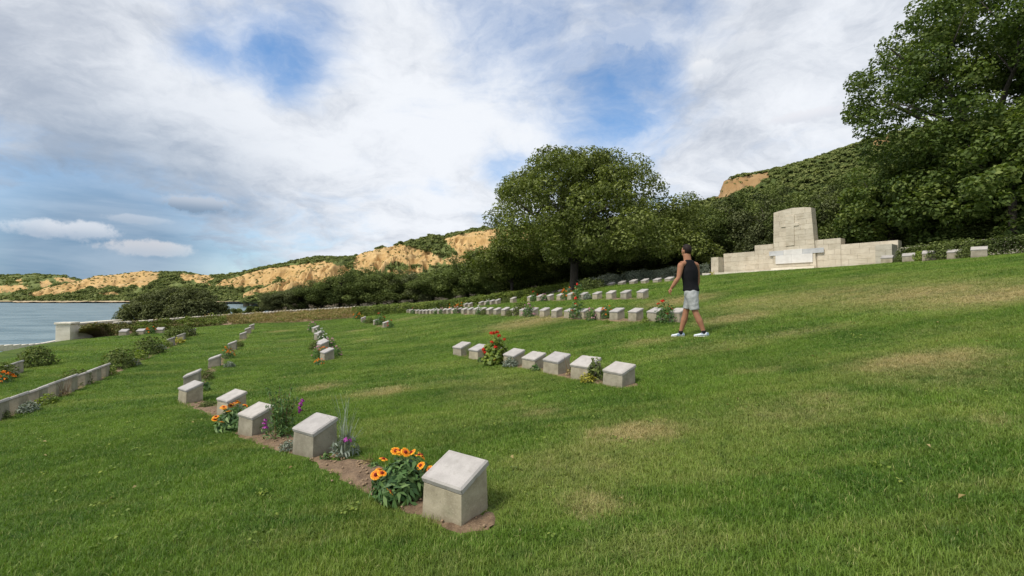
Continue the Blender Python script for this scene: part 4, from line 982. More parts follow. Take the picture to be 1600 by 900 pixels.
# soil beds
def bed_mesh(pts, hw, seed):
    n = max(12, int(sum((b - a).length for a, b in zip(pts, pts[1:])) / .06)); n = min(n, 240)
    C = resample(pts, n); T = np.gradient(C[:, :2], axis=0); T /= np.linalg.norm(T, axis=1)[:, None]; Nn = np.stack([-T[:, 1], T[:, 0]], 1)
    m_ = 15; V = []
    for j in range(m_):
        f = j / (m_ - 1) * 2 - 1
        ar = np.arange(n); ed = np.minimum(ar, n - 1 - ar) * .06
        wv = hw * np.sqrt(np.clip(ed / (hw * .7), .02, 1)) * (1 + .28 * fbm(C[:, 0] * 2.2, C[:, 1] * 2.2, seed + (3 if f > 0 else 0)) + .10 * fbm(C[:, 0] * 9, C[:, 1] * 9, seed + (5 if f > 0 else 1)))
        x = C[:, 0] + Nn[:, 0] * f * wv; y = C[:, 1] + Nn[:, 1] * f * wv
        z = G(x, y) + .012 + fbm(x * 7, y * 7, seed, 4) * .022 - (abs(f) ** 6) * .05
        if j in (0, m_ - 1): z -= .05
        V.append(np.stack([x, y, z], 1))
    V = np.stack(V, 1)
    ii, jj = np.meshgrid(np.arange(n - 1), np.arange(m_ - 1), indexing='ij')
    return mesh_np('soil_bed', V.reshape(-1, 3), np.stack([ii * m_ + jj, (ii + 1) * m_ + jj, (ii + 1) * m_ + jj + 1, ii * m_ + jj + 1], -1).reshape(-1, 4)[:, ::-1], True)
bed_names = ['front bed', 'middle row']
for i, (pts, hw) in enumerate(beds):
    if hw < .3: hw *= .9
    link('soil_bed', bed_mesh(pts, hw, i * 2.7), SOIL, kind='structure')
# loose clods and pebbles on the front bed
clod = []
CP = resample(beds[0][0], 400)
for i in range(380):
    c = CP[rng.integers(0, 400)]; a = rng.normal(size=2) * .10; clod.append((c[0] + a[0], c[1] + a[1], rng.uniform(.004, .018)))
V, F = [], []
for x, y, r in clod:
    z = g(x, y) + .02; q = rng.uniform(.7, 1.3, 6); o = len(V)
    V += [(x - r * q[0], y, z), (x + r * q[1], y, z), (x, y - r * q[2], z), (x, y + r * q[3], z), (x, y, z - r * .6), (x, y, z + r * .75 * q[4])]
    F += [(o + a, o + b, o + c) for a, b, c in ((0, 2, 5), (2, 1, 5), (1, 3, 5), (3, 0, 5), (2, 0, 4), (1, 2, 4), (3, 1, 4), (0, 3, 4))]
CLOD = plain_mat('soil_clod', (.30, .21, .13), .95, .35, 20)
link('soil_clods', mesh_np('soil_clods', V, F), CLOD, kind='stuff', label='crumbs of dry soil and pebbles scattered over the front flower bed', category='soil')

# ================================================================== garden plants
def dome(n, r, h, base=.02, hollow=.35, flat=1.0):
    d = sphere_dirs(n); d[:, 2] = np.abs(d[:, 2]); f = hollow + (1 - hollow) * rng.uniform(0, 1, n) ** .5
    return np.stack([d[:, 0] * r * f, d[:, 1] * r * f, base + d[:, 2] * h * f], 1), d
def foliage(n, r, h, leaf, aspect, mt, up=.3, spread=.5, lump=.0, nm='foliage', extra=None):
    P_, d = dome(n, r, h)
    if lump:
        k = 1 + lump * fbm(d[:, 0] * 2.5 + 3, d[:, 1] * 2.5, d[:, 2] * 2.5 + rng.uniform(0, 9), 3); P_ = P_ * np.stack([k, k, k], 1)
    if extra is not None: P_ = np.concatenate([P_, extra]); d = np.concatenate([d, sphere_dirs(len(extra))])
    n = len(P_)
    V, F, t = leaf_quads(P_, d * (1 - spread) + sphere_dirs(n) * spread + np.array([0, 0, up]), leaf * rng.uniform(.6, 1.3, n), aspect, .35)
    return mesh_np(nm, V, F, False, {'tint': t})
def blanket_flower():
    """daisy with red base and yellow petal tips round a dark dome"""
    mb = MB(); np_ = 12
    for k in range(np_):
        a = 2 * math.pi * k / np_ + random.uniform(-.08, .08); b = .24; c, s_ = math.cos, math.sin
        dr = random.uniform(-.25, .1)
        pt = lambda r, th, z: (r * c(th), r * s_(th), z)
        mb.add([pt(.010, a - .2, .004), pt(.010, a + .2, .004), pt(.0265, a + b, .006 + dr * .006), pt(.0265, a - b, .006 + dr * .006)], [(0, 1, 2, 3)], 0)
        mb.add([pt(.0265, a - b, .006 + dr * .006), pt(.0265, a + b, .006 + dr * .006), pt(.034, a + b * .8, .004 + dr * .02), pt(.031, a, .004 + dr * .018), pt(.034, a - b * .8, .004 + dr * .02)], [(0, 1, 2, 3, 4)], 1)
    V = []; 
    for i, (r, z) in enumerate(((.0125, .004), (.010, .011), (.005, .015))):
        V += [(r * math.cos(2 * math.pi * k / 9), r * math.sin(2 * math.pi * k / 9), z) for k in range(9)]
    V.append((0, 0, .016)); F = [(i * 9 + k, i * 9 + (k + 1) % 9, (i + 1) * 9 + (k + 1) % 9, (i + 1) * 9 + k) for i in range(2) for k in range(9)] + [(18 + k, 18 + (k + 1) % 9, 27) for k in range(9)]
    mb.add(V, F, 2)
    return mb.mesh('flower')
BF = [blanket_flower() for _ in range(3)]
for q in BF:
    for m_ in (PETAL_OR, PETAL_YE, CENTRE): q.materials.append(m_)
def blossom_ball(n, r, size):
    P_, d = dome(n, r, r * 1.2, -.3 * r, .7)
    V, F, t = leaf_quads(P_, d + sphere_dirs(n) * .5, size * rng.uniform(.7, 1.3, n), .85, .3)
    return V, F
def blossoms(spots, n, r, size, mt, root, single=False, nm='flower'):
    if single:
        V, F = blossom_ball(n, r, size); me = mesh_np(nm, V, F)
        for p in spots:
            o = link(nm, me, mt, root, p, (random.uniform(-.4, .4), random.uniform(-.4, .4), random.uniform(0, 6)))
            s_ = random.uniform(.75, 1.2); o.scale = (s_, s_, s_)
    else:
        Vs, Fs, o = [], [], 0
        for p in spots:
            V, F = blossom_ball(n, r, size); Vs.append(V + np.array(p)); Fs.append(F + o); o += len(V)
        link('blossoms', mesh_np('blossoms', np.concatenate(Vs), np.concatenate(Fs)), mt, root)
def stems(spots, r, mt, root, base=.03, nm='stems'):
    mb = MB()
    for p in spots:
        p = Vector(p); b = Vector((p.x * .25 + random.uniform(-base, base), p.y * .25 + random.uniform(-base, base), -.02))
        m_ = b.lerp(p, .55) + Vector((-p.x * .12, -p.y * .12, 0)); mb.tube([b, m_, p], [r, r * .8, r * .5], 4)
    link(nm, mb.mesh(nm), mt, root)
def spots_on(n, r, h, lo=.2, out=1.05):
    s_ = []
    for _ in range(n):
        a = random.uniform(0, 6.28); e = math.asin(random.uniform(lo, 1)); s_.append((math.cos(a) * math.cos(e) * r * out, math.sin(a) * math.cos(e) * r * out, math.sin(e) * h * out + .02))
    return s_
def build_plant(kind, label, cat, group=None):
    t = thing(kind, label, cat, group=group)
    if kind == 'blanket_flower_plant':
        link('foliage', foliage(900, .20, .22, .085, .30, L_PLANT, .25, .45, .3), L_PLANT, t)
        sp_ = spots_on(20, .20, .24, .22, 1.12); stems(sp_, .0022, STEM, t)
        for i, p in enumerate(sp_):
            o = link('flower', BF[i % 3], (), t, p, (random.uniform(-.5, .5) + p[1] * -2.2 + .5, p[0] * 2.2 + random.uniform(-.3, .3), random.uniform(0, 6)))
            s_ = random.uniform(.85, 1.15); o.scale = (s_, s_, s_)
    elif kind == 'small_blanket_flower_plant':
        link('foliage', foliage(260, .20, .20, .08, .35, L_PLANT, .25, .45, .3), L_PLANT, t)
        sp_ = spots_on(16, .21, .24, .2, 1.05); blossoms(sp_, 10, .03, .035, PETAL_OR, t)
    elif kind == 'geranium':
        link('foliage', foliage(900, .20, .36, .055, .95, L_LIME, .3, .4, .35), L_LIME, t)
        sp_ = [(-.02, 0, .45), (.02, .03, .46), (-.06, -.02, .45), (.13, 0, .36), (.0, -.14, .26), (-.17, -.03, .22), (-.16, -.06, .18), (-.05, -.1, .33), (.05, .1, .40), (-.02, -.15, .08)]
        stems(sp_, .003, STEM, t); blossoms(sp_, 26, .026, .026, PETAL_RD, t, True)
    elif kind == 'snapdragon_plant':
        ex = []
        sp_ = []
        for k in range(30):
            a = random.uniform(0, 6.28); r_ = random.uniform(.03, .19); h_ = random.uniform(.20, .56); tip = Vector((math.cos(a) * r_, math.sin(a) * r_, h_)); sp_.append(tuple(tip))
            for q in range(40):
                f = random.uniform(.1, 1); ex.append((tip.x * f + random.uniform(-.02, .02), tip.y * f + random.uniform(-.02, .02), tip.z * f))
        link('foliage', foliage(420, .18, .26, .045, .28, L_PLANT, .1, .6, .3, extra=np.array(ex)), L_PLANT, t)
        stems(sp_, .0025, DRYSTEM, t)
        blossoms([(.19, .03, .30), (.20, .04, .34), (.195, .03, .26), (-.13, -.12, .19), (-.12, -.12, .15), (.21, .05, .37), (-.125, -.11, .22)], 12, .02, .028, PETAL_PU, t, True)
    elif kind == 'tall_grass_plant':
        V, F, T = [], [], []
        for k in range(60):
            a = random.uniform(0, 6.28); l = random.uniform(.18, .62); b = random.uniform(.05, .20); x0, y0 = random.uniform(-.04, .04), random.uniform(-.04, .04); w_ = .0035; o = len(V); px_, py_ = -math.sin(a) * w_, math.cos(a) * w_
            for i in range(4):
                f = i / 3; q = 1 - f * .8; x = x0 + math.cos(a) * b * f ** 1.7; y = y0 + math.sin(a) * b * f ** 1.7; z = l * f - .12 * l * f ** 3
                V += [(x - px_ * q, y - py_ * q, z), (x + px_ * q, y + py_ * q, z)]
            F += [(o + 2 * i, o + 2 * i + 1, o + 2 * i + 3, o + 2 * i + 2) for i in range(3)]; T += [random.random()] * 8
        link('foliage', mesh_np('foliage', V, F, False, {'tint': T}), L_SILVER, t)
        link('leaf_clump', foliage(90, .13, .17, .09, .22, L_SILVER, .2, .6, .2, 'leaf_clump'), L_SILVER, t)
        blossoms([(.02, -.08, .17), (.05, -.06, .16)], 10, .022, .028, PETAL_PU, t, True)
    elif kind == 'silver_mound': link('foliage', foliage(420, .14, .14, .035, .45, L_SILVER, .3, .6, .2), L_SILVER, t)
    elif kind == 'dark_leaf_plant': link('foliage', foliage(110, .11, .24, .09, .35, L_PLANT, .1, .5, .25), L_BELT, t)
    elif kind == 'yellow_leaf_plant': link('foliage', foliage(200, .12, .13, .04, .6, L_YELLOW, .3, .5, .3), L_YELLOW, t)
    elif kind == 'lime_mound': link('foliage', foliage(260, .16, .20, .05, .55, L_LIME, .3, .5, .3), L_LIME, t)
    elif kind == 'green_tuft': link('foliage', foliage(70, .08, .10, .05, .5, L_PLANT, .3, .5, .3), L_PLANT, t)
    elif kind == 'grassy_tuft':
        V, F, T = [], [], []
        for k in range(150):
            a = random.uniform(0, 6.28); l = random.uniform(.14, .34); b = random.uniform(.03, .22); w_ = .0032; o = len(V); px_, py_ = -math.sin(a) * w_, math.cos(a) * w_; x0, y0 = random.uniform(-.06, .06), random.uniform(-.06, .06)
            for i in range(4):
                f = i / 3; q = 1 - f * .8; x = x0 + math.cos(a) * b * f ** 1.6; y = y0 + math.sin(a) * b * f ** 1.6; z = l * f - .2 * l * f ** 3
                V += [(x - px_ * q, y - py_ * q, z), (x + px_ * q, y + py_ * q, z)]
            F += [(o + 2 * i, o + 2 * i + 1, o + 2 * i + 3, o + 2 * i + 2) for i in range(3)]; T += [random.random()] * 8
        link('foliage', mesh_np('foliage', V, F, False, {'tint': T}), L_LIME, t)
    elif kind == 'dry_stem_plant':
        stems([(random.uniform(-.12, .12), random.uniform(-.12, .12), random.uniform(.12, .32)) for _ in range(16)], .003, DRYSTEM, t)
        link('foliage', foliage(60, .10, .12, .04, .4, L_STRAW, .2, .6), L_STRAW, t)
    elif kind in ('rose_bush', 'pink_flower_plant', 'white_flower_plant', 'orange_flower_plant'):
        link('foliage', foliage(330, .19, .40, .055, .6, L_PLANT, .3, .5, .5), L_PLANT, t)
        sp_ = spots_on(13 if kind != 'rose_bush' else 6, .20, .42, .2, 1.0); stems(sp_, .003, STEM, t)
        blossoms(sp_, 14, .028, .03, {'rose_bush': PETAL_RD, 'pink_flower_plant': PETAL_PK, 'white_flower_plant': PETAL_WH, 'orange_flower_plant': PETAL_OR}[kind], t)
    elif kind == 'leafy_bush': link('foliage', foliage(900, .30, .42, .06, .5, L_DARKB, .3, .5, .4), L_BELT, t)
    return t
PLANT_PROTO = {}
def plant(kind, p, label, cat, s_=1.0, hs=1.0, group=None, rz=None):
    rz = random.uniform(0, 6.28) if rz is None else rz
    if kind in PLANT_PROTO:
        o = copy_tree(PLANT_PROTO[kind], label, p, (0, 0, rz), category=cat)
        if group: o['group'] = group
        elif 'group' in o.keys(): del o['group']
    else:
        o = build_plant(kind, label, cat, group); PLANT_PROTO[kind] = o; o.location = p; o.rotation_euler = (0, 0, rz)
    o.scale = (s_, s_, s_ * hs); return o
random.seed(31)
# front bed
plant('blanket_flower_plant', at(630, 772), 'orange and yellow daisy flowers in a leafy clump beside the nearest gravestone', 'flowers', 1.12, 1.05, rz=.4)
plant('blanket_flower_plant', at(371, 669), 'orange and yellow daisy flowers between two gravestones farther along the front bed', 'flowers', 1.12, 1.05, rz=2.3)
plant('snapdragon_plant', at(440, 682), 'tall bushy plant with purple flower spikes in the front bed', 'flowers', 1.08, 1.0, rz=.3)
plant('silver_mound', at(455, 702), 'low pale green mound left of the second gravestone', 'plant', .8, .8)
plant('tall_grass_plant', at(541, 712), 'pale tall grassy plant with purple blooms right of the second gravestone', 'plant', 1.1, 1.0, rz=.2)
plant('green_tuft', at(510, 717), 'small green seedling at the foot of the second gravestone', 'plant', .6)
plant('leafy_bush', at(327, 634), 'low dark weeds beside the last gravestone of the front bed', 'plant', .42, .5)
plant('dry_stem_plant', at(575, 722), 'low brownish weeds on the bare soil of the front bed', 'plant', .7, .35)
plant('green_tuft', at(585, 728), 'small weed on the bare soil near the orange flowers', 'plant', .7, .5)
# middle row
plant('yellow_leaf_plant', on_mid(932, .17), 'yellow leaved plant at the foot of the front gravestone in the middle row', 'plant', .95)
plant('dark_leaf_plant', on_mid(934, .05), 'dark green leafy plant between the two nearest gravestones of the middle row', 'plant', 1.0, 1.25)
plant('dry_stem_plant', on_mid(894, .03), 'brown dry stems between gravestones of the middle row', 'plant', 1.0)
plant('green_tuft', on_mid(848, .15), 'small green tuft in the middle row', 'plant', 1.1)
plant('silver_mound', on_mid(810, .17), 'grey green mound in front of the middle row', 'plant', 1.15)
plant('geranium', on_mid(785, .15), 'red geranium with lime green leaves rising over the middle row', 'flowers', 1.3, 1.02, rz=0)
plant('grassy_tuft', on_mid(735, 0), 'yellowish grassy tuft at the far end of the middle row', 'plant', 1.15)
plant('green_tuft', on_mid(765, .2), 'brownish weed at the foot of the geranium', 'plant', .9)
# long row
for kind, u, off, s_, lab in (('rose_bush', 1041, 7.85, 1.25, 'tall dark rose bush beside the walking man'), ('lime_mound', 1009, 7.8, .7, 'small lime tuft in the long row near the man'), ('orange_flower_plant', 948, 8.1, .9, 'pale orange flowering plant in the long row'), ('pink_flower_plant', 923, 7.8, .85, 'pink flowering plant low in the long row'),
                           ('rose_bush', 903, 7.95, 1.5, 'tall leafy rose bush with orange blooms in the long row'), ('pink_flower_plant', 826, 7.85, 1.2, 'dark stemmed pink flowers in the long row'), ('leafy_bush', 813, 8.2, 1.15, 'round green bush in the long row left of the pink flowers'), ('leafy_bush', 797, 7.9, .6, 'dark leafy clump in the long row'),
                           ('white_flower_plant', 749, 7.9, 1.0, 'white flowering plant in the far part of the long row'), ('leafy_bush', 757, 7.9, .7, 'dark shrub in the far part of the long row'), ('pink_flower_plant', 713, 7.85, 1.0, 'pink flowers in the far part of the long row'), ('orange_flower_plant', 706, 8.3, 1.2, 'orange flowers behind the far part of the long row'),
                           ('pink_flower_plant', 690, 7.9, .9, 'pinkish flowers farther along the long row'), ('white_flower_plant', 681, 7.9, .9, 'white blooms near the far end of the long row'), ('rose_bush', 646, 7.9, 1.0, 'reddish flowers near the far end of the long row'), ('orange_flower_plant', 718, 8.6, 1.3, 'tall orange flowers between the long row and the hedge'),
                           ('lime_mound', 948, 7.6, .5, 'lime green weed at the foot of the long row')):
    plant(kind, on_row(off, u), lab, 'plant' if 'bush' in lab or 'shrub' in lab or 'clump' in lab or 'mound' in kind else 'flowers', s_)
for kind, u, off, s_, lab in (('lime_mound', 822, 11.15, 1.8, 'bright lime green bush in the second row'), ('rose_bush', 834, 11.15, 1.2, 'red flowers beside the lime green bush'), ('orange_flower_plant', 886, 11.20, 1.4, 'yellow orange flowers at the trunk of the round tree'), ('rose_bush', 904, 11.15, 1.6, 'red and orange flowers in front of the round tree'),
                           ('silver_mound', 918, 11.15, 1.6, 'grey green mound in the second row'), ('silver_mound', 850, 11.15, 1.3, 'pale mound left of the trunk in the second row'), ('pink_flower_plant', 850, 10.95, .9, 'pink flowers in the second row'), ('leafy_bush', 918, 14.6, 1.6, 'dark green bush behind the second row, right of the trunk'), ('leafy_bush', 935, 15.4, 1.3, 'second dark bush at the foot of the lavender hedge'),
                           ('white_flower_plant', 763, 11.05, .9, 'white flowers in the second row'), ('leafy_bush', 1020, 8.6, .6, 'loose green weed before the walking man'), ('rose_bush', 1030, 8.3, .9, 'thin upright rose stem left of the walking man'), ('leafy_bush', 790, 11.15, .8, 'dark shrub in the second row near the lime bush')):
    plant(kind, on_row(off, u), lab, 'plant' if 'bush' in lab or 'shrub' in lab or 'mound' in lab or 'weed' in lab else 'flowers', s_)
# curving line and the rows at the left
for kind, u, off, s_, lab in (('leafy_bush', 324, -1.62, .55, 'dark plant beside the nearest stone of the curving line'), ('green_tuft', 318, -1.45, 1.8, 'green weeds beside the curving line'), ('orange_flower_plant', 357, -1.62, .95, 'orange and yellow flowers in the curving line'), ('silver_mound', 360, -1.35, 1.1, 'silvery plant below the orange flowers'), ('leafy_bush', 375, -1.6, .55, 'dark plant in the far half of the curving line'),
                           ('leafy_bush', 8, -4.1, .4, 'small dark plant at the left edge'), ('silver_mound', 49, -3.95, 1.2, 'silver plant in the wall like row'), ('lime_mound', 77, -3.95, 1.0, 'lime green plant in the wall like row'), ('dry_stem_plant', 103, -4.0, 1.2, 'brown stems in the wall like row'), ('leafy_bush', 122, -4.3, .95, 'olive bush rising over the wall like row'),
                           ('lime_mound', 173, -4.1, 1.2, 'lime green mound at the end of the wall like row'), ('leafy_bush', 189, -4.25, 1.35, 'dark feathery bush beyond the end of the wall like row'), ('silver_mound', 211, -4.0, 1.3, 'pale mound between the two dark feathery bushes'), ('lime_mound', 221, -4.2, 1.5, 'bright lime mound beside the dark feathery bush'), ('leafy_bush', 235, -4.3, 1.5, 'second dark feathery bush in the left row'),
                           ('silver_mound', 251, -4.2, 1.6, 'grey mound in the left row'), ('lime_mound', 260, -4.25, 1.4, 'yellow green mound near the far stones of the left row'), ('leafy_bush', 274, -4.5, 1.5, 'green bush behind the far stones of the left row'), ('yellow_leaf_plant', 282, -4.0, 1.8, 'yellow plant at the far stones of the left row'), ('leafy_bush', 292, -4.3, 1.4, 'dark bush between the last stones of the left row'),
                           ('leafy_bush', 60, -6.75, 1.5, 'glossy dark bush at the left edge of the lawn'), ('leafy_bush', 4, -6.5, 1.1, 'dark leafy bush cut by the left edge'), ('small_blanket_flower_plant', 6, -6.2, 1.1, 'orange flowers at the left edge'), ('silver_mound', 22, -6.5, 1.0, 'pale plant beside the lone stone at the left')):
    plant(kind, on_row(off, u), lab, 'flowers' if 'flowers' in lab else 'plant', s_)
plant('orange_flower_plant', at(237, 523), 'orange flowers between the white topped stones by the bank', 'flowers', 1.3, .8)
plant('leafy_bush', at(212, 526), 'low green plant between the white topped stones', 'plant', .6)
# flowering column and the small group
for kind, u, off, s_, lab in (('pink_flower_plant', 526, 558, .75, 'mauve flowers right of the nearest stone of the flowering column'), ('pink_flower_plant', 498, 561, .85, 'pink flowers left of the nearest stone of the flowering column'), ('small_blanket_flower_plant', 500, 570, .6, 'orange flowers low at the left of the flowering column'), ('small_blanket_flower_plant', 507, 555, .9, 'orange and green plants between the stones of the flowering column'),
                           ('leafy_bush', 493, 546, .7, 'dark plant left of the second stone of the flowering column'), ('pink_flower_plant', 517, 547, .9, 'dark flowering plant right of the second stone of the column'), ('white_flower_plant', 504, 537, 1.1, 'white flowers in the flowering column'), ('white_flower_plant', 499, 526, 1.1, 'white flowers at the far part of the flowering column'), ('pink_flower_plant', 489, 519, 1.2, 'mauve flowers at the far end of the flowering column'),
                           ('orange_flower_plant', 558, 4.25, 1.3, 'orange and yellow flowers left in the small flowery group'), ('leafy_bush', 578, 4.2, .8, 'green plant in the middle of the small flowery group'), ('rose_bush', 595, 4.35, 1.5, 'tall red flower spikes in the small flowery group'), ('rose_bush', 610, 4.25, .9, 'red flowers right in the small flowery group'), ('lime_mound', 584, 4.5, 1.6, 'lime green plant behind the small flowery group'), ('pink_flower_plant', 570, 4.0, .7, 'pale pink flowers in front of the left stone of the small group'), ('yellow_leaf_plant', 566, 4.6, 2.0, 'yellow flowering plant behind the small flowery group')):
    plant(kind, on_row(off, u) if off < 100 else at(u, off), lab, 'plant' if 'plant' in lab and 'flowering' not in lab else 'flowers', s_)
def near_mem(u, Y, v):
    p = on_ground(u, Y); p.z = CZ + (465 - v) / FPX * Y; return p
plant('leafy_bush', near_mem(1470, 16.0, 405), 'blue green bush between gravestones right of the memorial', 'bush', 1.3, 1.15)
plant('leafy_bush', near_mem(1510, 15.1, 403), 'low dark bush between the last two gravestones at the right', 'bush', .9)
plant('lime_mound', near_mem(1438, 16.8, 408), 'yellow green plant right of the memorial', 'plant', 1.3, 1.3)
plant('leafy_bush', near_mem(1405, 17.9, 411), 'small dark plant at the right foot of the memorial', 'plant', .6)
plant('yellow_leaf_plant', near_mem(1112, 25.9, 432), 'yellow flowers at the left foot of the memorial', 'flowers', 2.0, .9)

# ================================================================== the walking man
random.seed(3)
po = at(1082, 526); PS = po.y * 79.0 / FPX
rv = Vector((po.y, -po.x, 0)).normalized(); fv = Vector((po.x, po.y, 0)).normalized()
person = thing('person', 'man in a black tank top, pale grey shorts and white trainers walking over the grass', 'person', po)
def LP(r, f, z): return (rv * r + fv * f + Vector((0, 0, z))) * PS
def gz_at(r, f):
    q = po + (rv * r + fv * f) * PS; return (g(q.x, q.y) - po.z) / PS
def rings(mb, rows, n=20):
    """loft of ellipses (r, f, z, half width, half depth, angle of the wide axis)"""
    V = []; F = []
    for (r, f, z, a, b, an) in rows:
        ca, sa = math.cos(R(an)), math.sin(R(an))
        for k in range(n):
            t = 2 * math.pi * k / n; x, y = math.copysign(abs(math.cos(t)) ** .85, math.cos(t)) * a, math.copysign(abs(math.sin(t)) ** .85, math.sin(t)) * b
            V.append(LP(r + x * ca - y * sa, f + x * sa + y * ca, z))
    for i in range(len(rows) - 1):
        for k in range(n): F.append((i * n + k, i * n + (k + 1) % n, (i + 1) * n + (k + 1) % n, (i + 1) * n + k))
    for e, base in ((0, 0), (1, (len(rows) - 1) * n)):
        V.append(LP(*rows[0 if e == 0 else -1][:3])); c = len(V) - 1
        for k in range(n): F.append((c, base + (k + 1) % n, base + k) if e == 0 else (c, base + k, base + (k + 1) % n))
    mb.add(V, F)
def ball(mb, r, f, z, sr, sf, sz, ang=0, n=14, m_=9):
    V = []; F = []; ca, sa = math.cos(R(ang)), math.sin(R(ang))
    for i in range(1, m_):
        ph = math.pi * i / m_
        for k in range(n):
            t = 2 * math.pi * k / n; x, y, q = math.cos(t) * math.sin(ph) * sr, math.sin(t) * math.sin(ph) * sf, math.cos(ph) * sz
            V.append(LP(r + x * ca - y * sa, f + x * sa + y * ca, z + q))
    V += [LP(r, f, z + sz), LP(r, f, z - sz)]
    for i in range(m_ - 2):
        for k in range(n): F.append((i * n + k, (i + 1) * n + k, (i + 1) * n + (k + 1) % n, i * n + (k + 1) % n))
    for k in range(n): F += [(len(V) - 2, k, (k + 1) % n), (len(V) - 1, (m_ - 2) * n + (k + 1) % n, (m_ - 2) * n + k)]
    mb.add(V, F)
def limb(mb, pts, rad, n=12): mb.tube([LP(*p) for p in pts], [(a * PS, a * PS) if not hasattr(a, '__len__') else (a[0] * PS, a[1] * PS) for a in rad], n)
dzL, dzR = gz_at(.16, -.1), gz_at(-.28, .11)
b = MB()
rings(b, [(-.02, 0, .80, .12, .11, 70), (-.02, 0, .87, .155, .12, 70), (-.025, 0, .95, .15, .11, 66), (-.04, 0, 1.05, .142, .10, 56), (-.05, 0, 1.18, .152, .112, 46), (-.055, 0, 1.29, .160, .118, 40), (-.057, 0, 1.36, .128, .105, 38), (-.062, 0, 1.42, .10, .085, 38), (-.07, 0, 1.47, .072, .068, 38), (-.08, 0, 1.52, .055, .056, 38)])
limb(b, [(-.125, -.045, 1.475), (-.085, 0, 1.515), (-.035, .045, 1.475)], [.045, .055, .045])
limb(b, [(-.078, 0, 1.46), (-.09, .004, 1.54), (-.10, .012, 1.63)], [.080, .074, .070])
ball(b, -.107, .02, 1.705, .098, .078, .116, 139)
hd = Vector((math.cos(R(139)), math.sin(R(139)), 0)); hs = Vector((-hd.y, hd.x, 0))
def HP(fw, sd_, z): return (-.107 + hd.x * fw + hs.x * sd_, .02 + hd.y * fw + hs.y * sd_, z)
ball(b, *HP(.045, 0, 1.635), .052, .052, .042, 139)                      # jaw
limb(b, [HP(.090, 0, 1.722), HP(.113, 0, 1.682), HP(.095, 0, 1.672)], [.009, .015, .012], 6)   # nose
limb(b, [HP(.080, -.035, 1.735), HP(.092, 0, 1.738), HP(.080, .035, 1.735)], [.010, .012, .010], 6)  # brow
limb(b, [HP(.084, -.022, 1.650), HP(.094, 0, 1.651), HP(.084, .022, 1.650)], [.006, .008, .006], 6)  # lips
for s_ in (-1, 1): ball(b, *HP(-.005, s_ * .080, 1.695), .020, .010, .033, 139 + s_ * 15, 8, 6)      # ears
# arms
limb(b, [(-.085, -.02, 1.455), (-.15, -.075, 1.445), (-.205, -.118, 1.425)], [.050, .055, .060])
limb(b, [(-.200, -.112, 1.435), (-.213, -.128, 1.39), (-.228, -.145, 1.29), (-.253, -.17, 1.155), (-.295, -.172, 1.10), (-.345, -.168, 1.02), (-.385, -.16, .962)], [.058, .062, .054, .043, .045, .038, .028])
limb(b, [(-.06, .02, 1.455), (.02, .07, 1.44), (.072, .115, 1.42)], [.050, .055, .058])
limb(b, [(.070, .112, 1.43), (.075, .14, 1.385), (.088, .19, 1.28), (.105, .24, 1.155), (.100, .26, 1.09), (.085, .275, 1.01), (.070, .28, .945)], [.056, .060, .052, .042, .044, .036, .027])
def hand(w_, d, up_, side):
    """palm with five bent fingers; d points along the forearm, up_ is the curl direction"""
    w_, d, up_, side = Vector(w_), Vector(d).normalized(), Vector(up_).normalized(), Vector(side).normalized()
    c1 = w_ + d * .045; c2 = w_ + d * .088
    limb(b, [tuple(w_ - d * .01), tuple(c1), tuple(c2)], [(.024, .022), (.030, .024), (.034, .022)], 8)
    for k, (o_, l) in enumerate(((-.030, .066), (-.010, .076), (.011, .072), (.031, .056))):
        a = c2 + side * o_ - d * .012; m1 = a + d * l * .45 + up_ * l * .16; m2 = m1 + d * l * .20 + up_ * l * .36; e = m2 - d * l * .10 + up_ * l * .26
        limb(b, [tuple(a), tuple(m1), tuple(m2), tuple(e)], [.0100, .0095, .0088, .0070], 6)
    a = w_ + d * .028 - side * .024; limb(b, [tuple(a), tuple(a + d * .025 - side * .022 + up_ * .010), tuple(a + d * .058 - side * .016 + up_ * .028)], [.0125, .0110, .0082], 6)
hand((-.385, -.16, .962), (-.44, .02, -.80), (.72, .25, -.35), (-.35, .9, .2))
hand((.070, .28, .945), (-.15, .10, -.98), (-.85, .3, .1), (.3, .95, .05))
# legs
kL, kR = .50, .50
limb(b, [(-.025, -.08, .90), (-.01, -.085, .80), (.02, -.088, .64), (.048, -.09, .50), (.085, -.094, .40), (.122, -.096, .32), (.165, -.098, .20 + dzL * .6), (.198, -.10, .095 + dzL), (.19, -.10, .05 + dzL)], [.085, .092, .076, .058, .060, .063, .046, .036, .038])
limb(b, [(-.012, .08, .90), (-.03, .085, .80), (-.08, .092, .64), (-.125, .10, .50), (-.140, .102, .40), (-.162, .105, .32), (-.198, .108, .20 + dzR * .6), (-.226, .11, .100 + dzR), (-.23, .11, .05 + dzR)], [.085, .092, .076, .058, .060, .063, .046, .036, .038])
def skin_mat():
    m, n = mat('tanned_skin'); P_ = n.add('ShaderNodeTexCoord').outputs['Object']
    c = n.mix(n.noise(P_, 18, 4, .6), (.30, .135, .075, 1), (.40, .20, .115, 1))
    return finish(m, n, principled(n, c, .68, **{'Subsurface Weight': .05, 'Specular IOR Level': .25}))
def fabric(name, a, b_, sc=8):
    m, n = mat(name); P_ = n.add('ShaderNodeTexCoord').outputs['Object']
    f = n.noise(P_, sc, 4, .6); wv = n.noise(P_, 220, 2, .5)
    return finish(m, n, principled(n, n.mix(f, a + (1,), b_ + (1,)), .9, bump(n, n.m('ADD', f, n.m('MULTIPLY', wv, .15)), .5, .02), **{'Specular IOR Level': .2}))
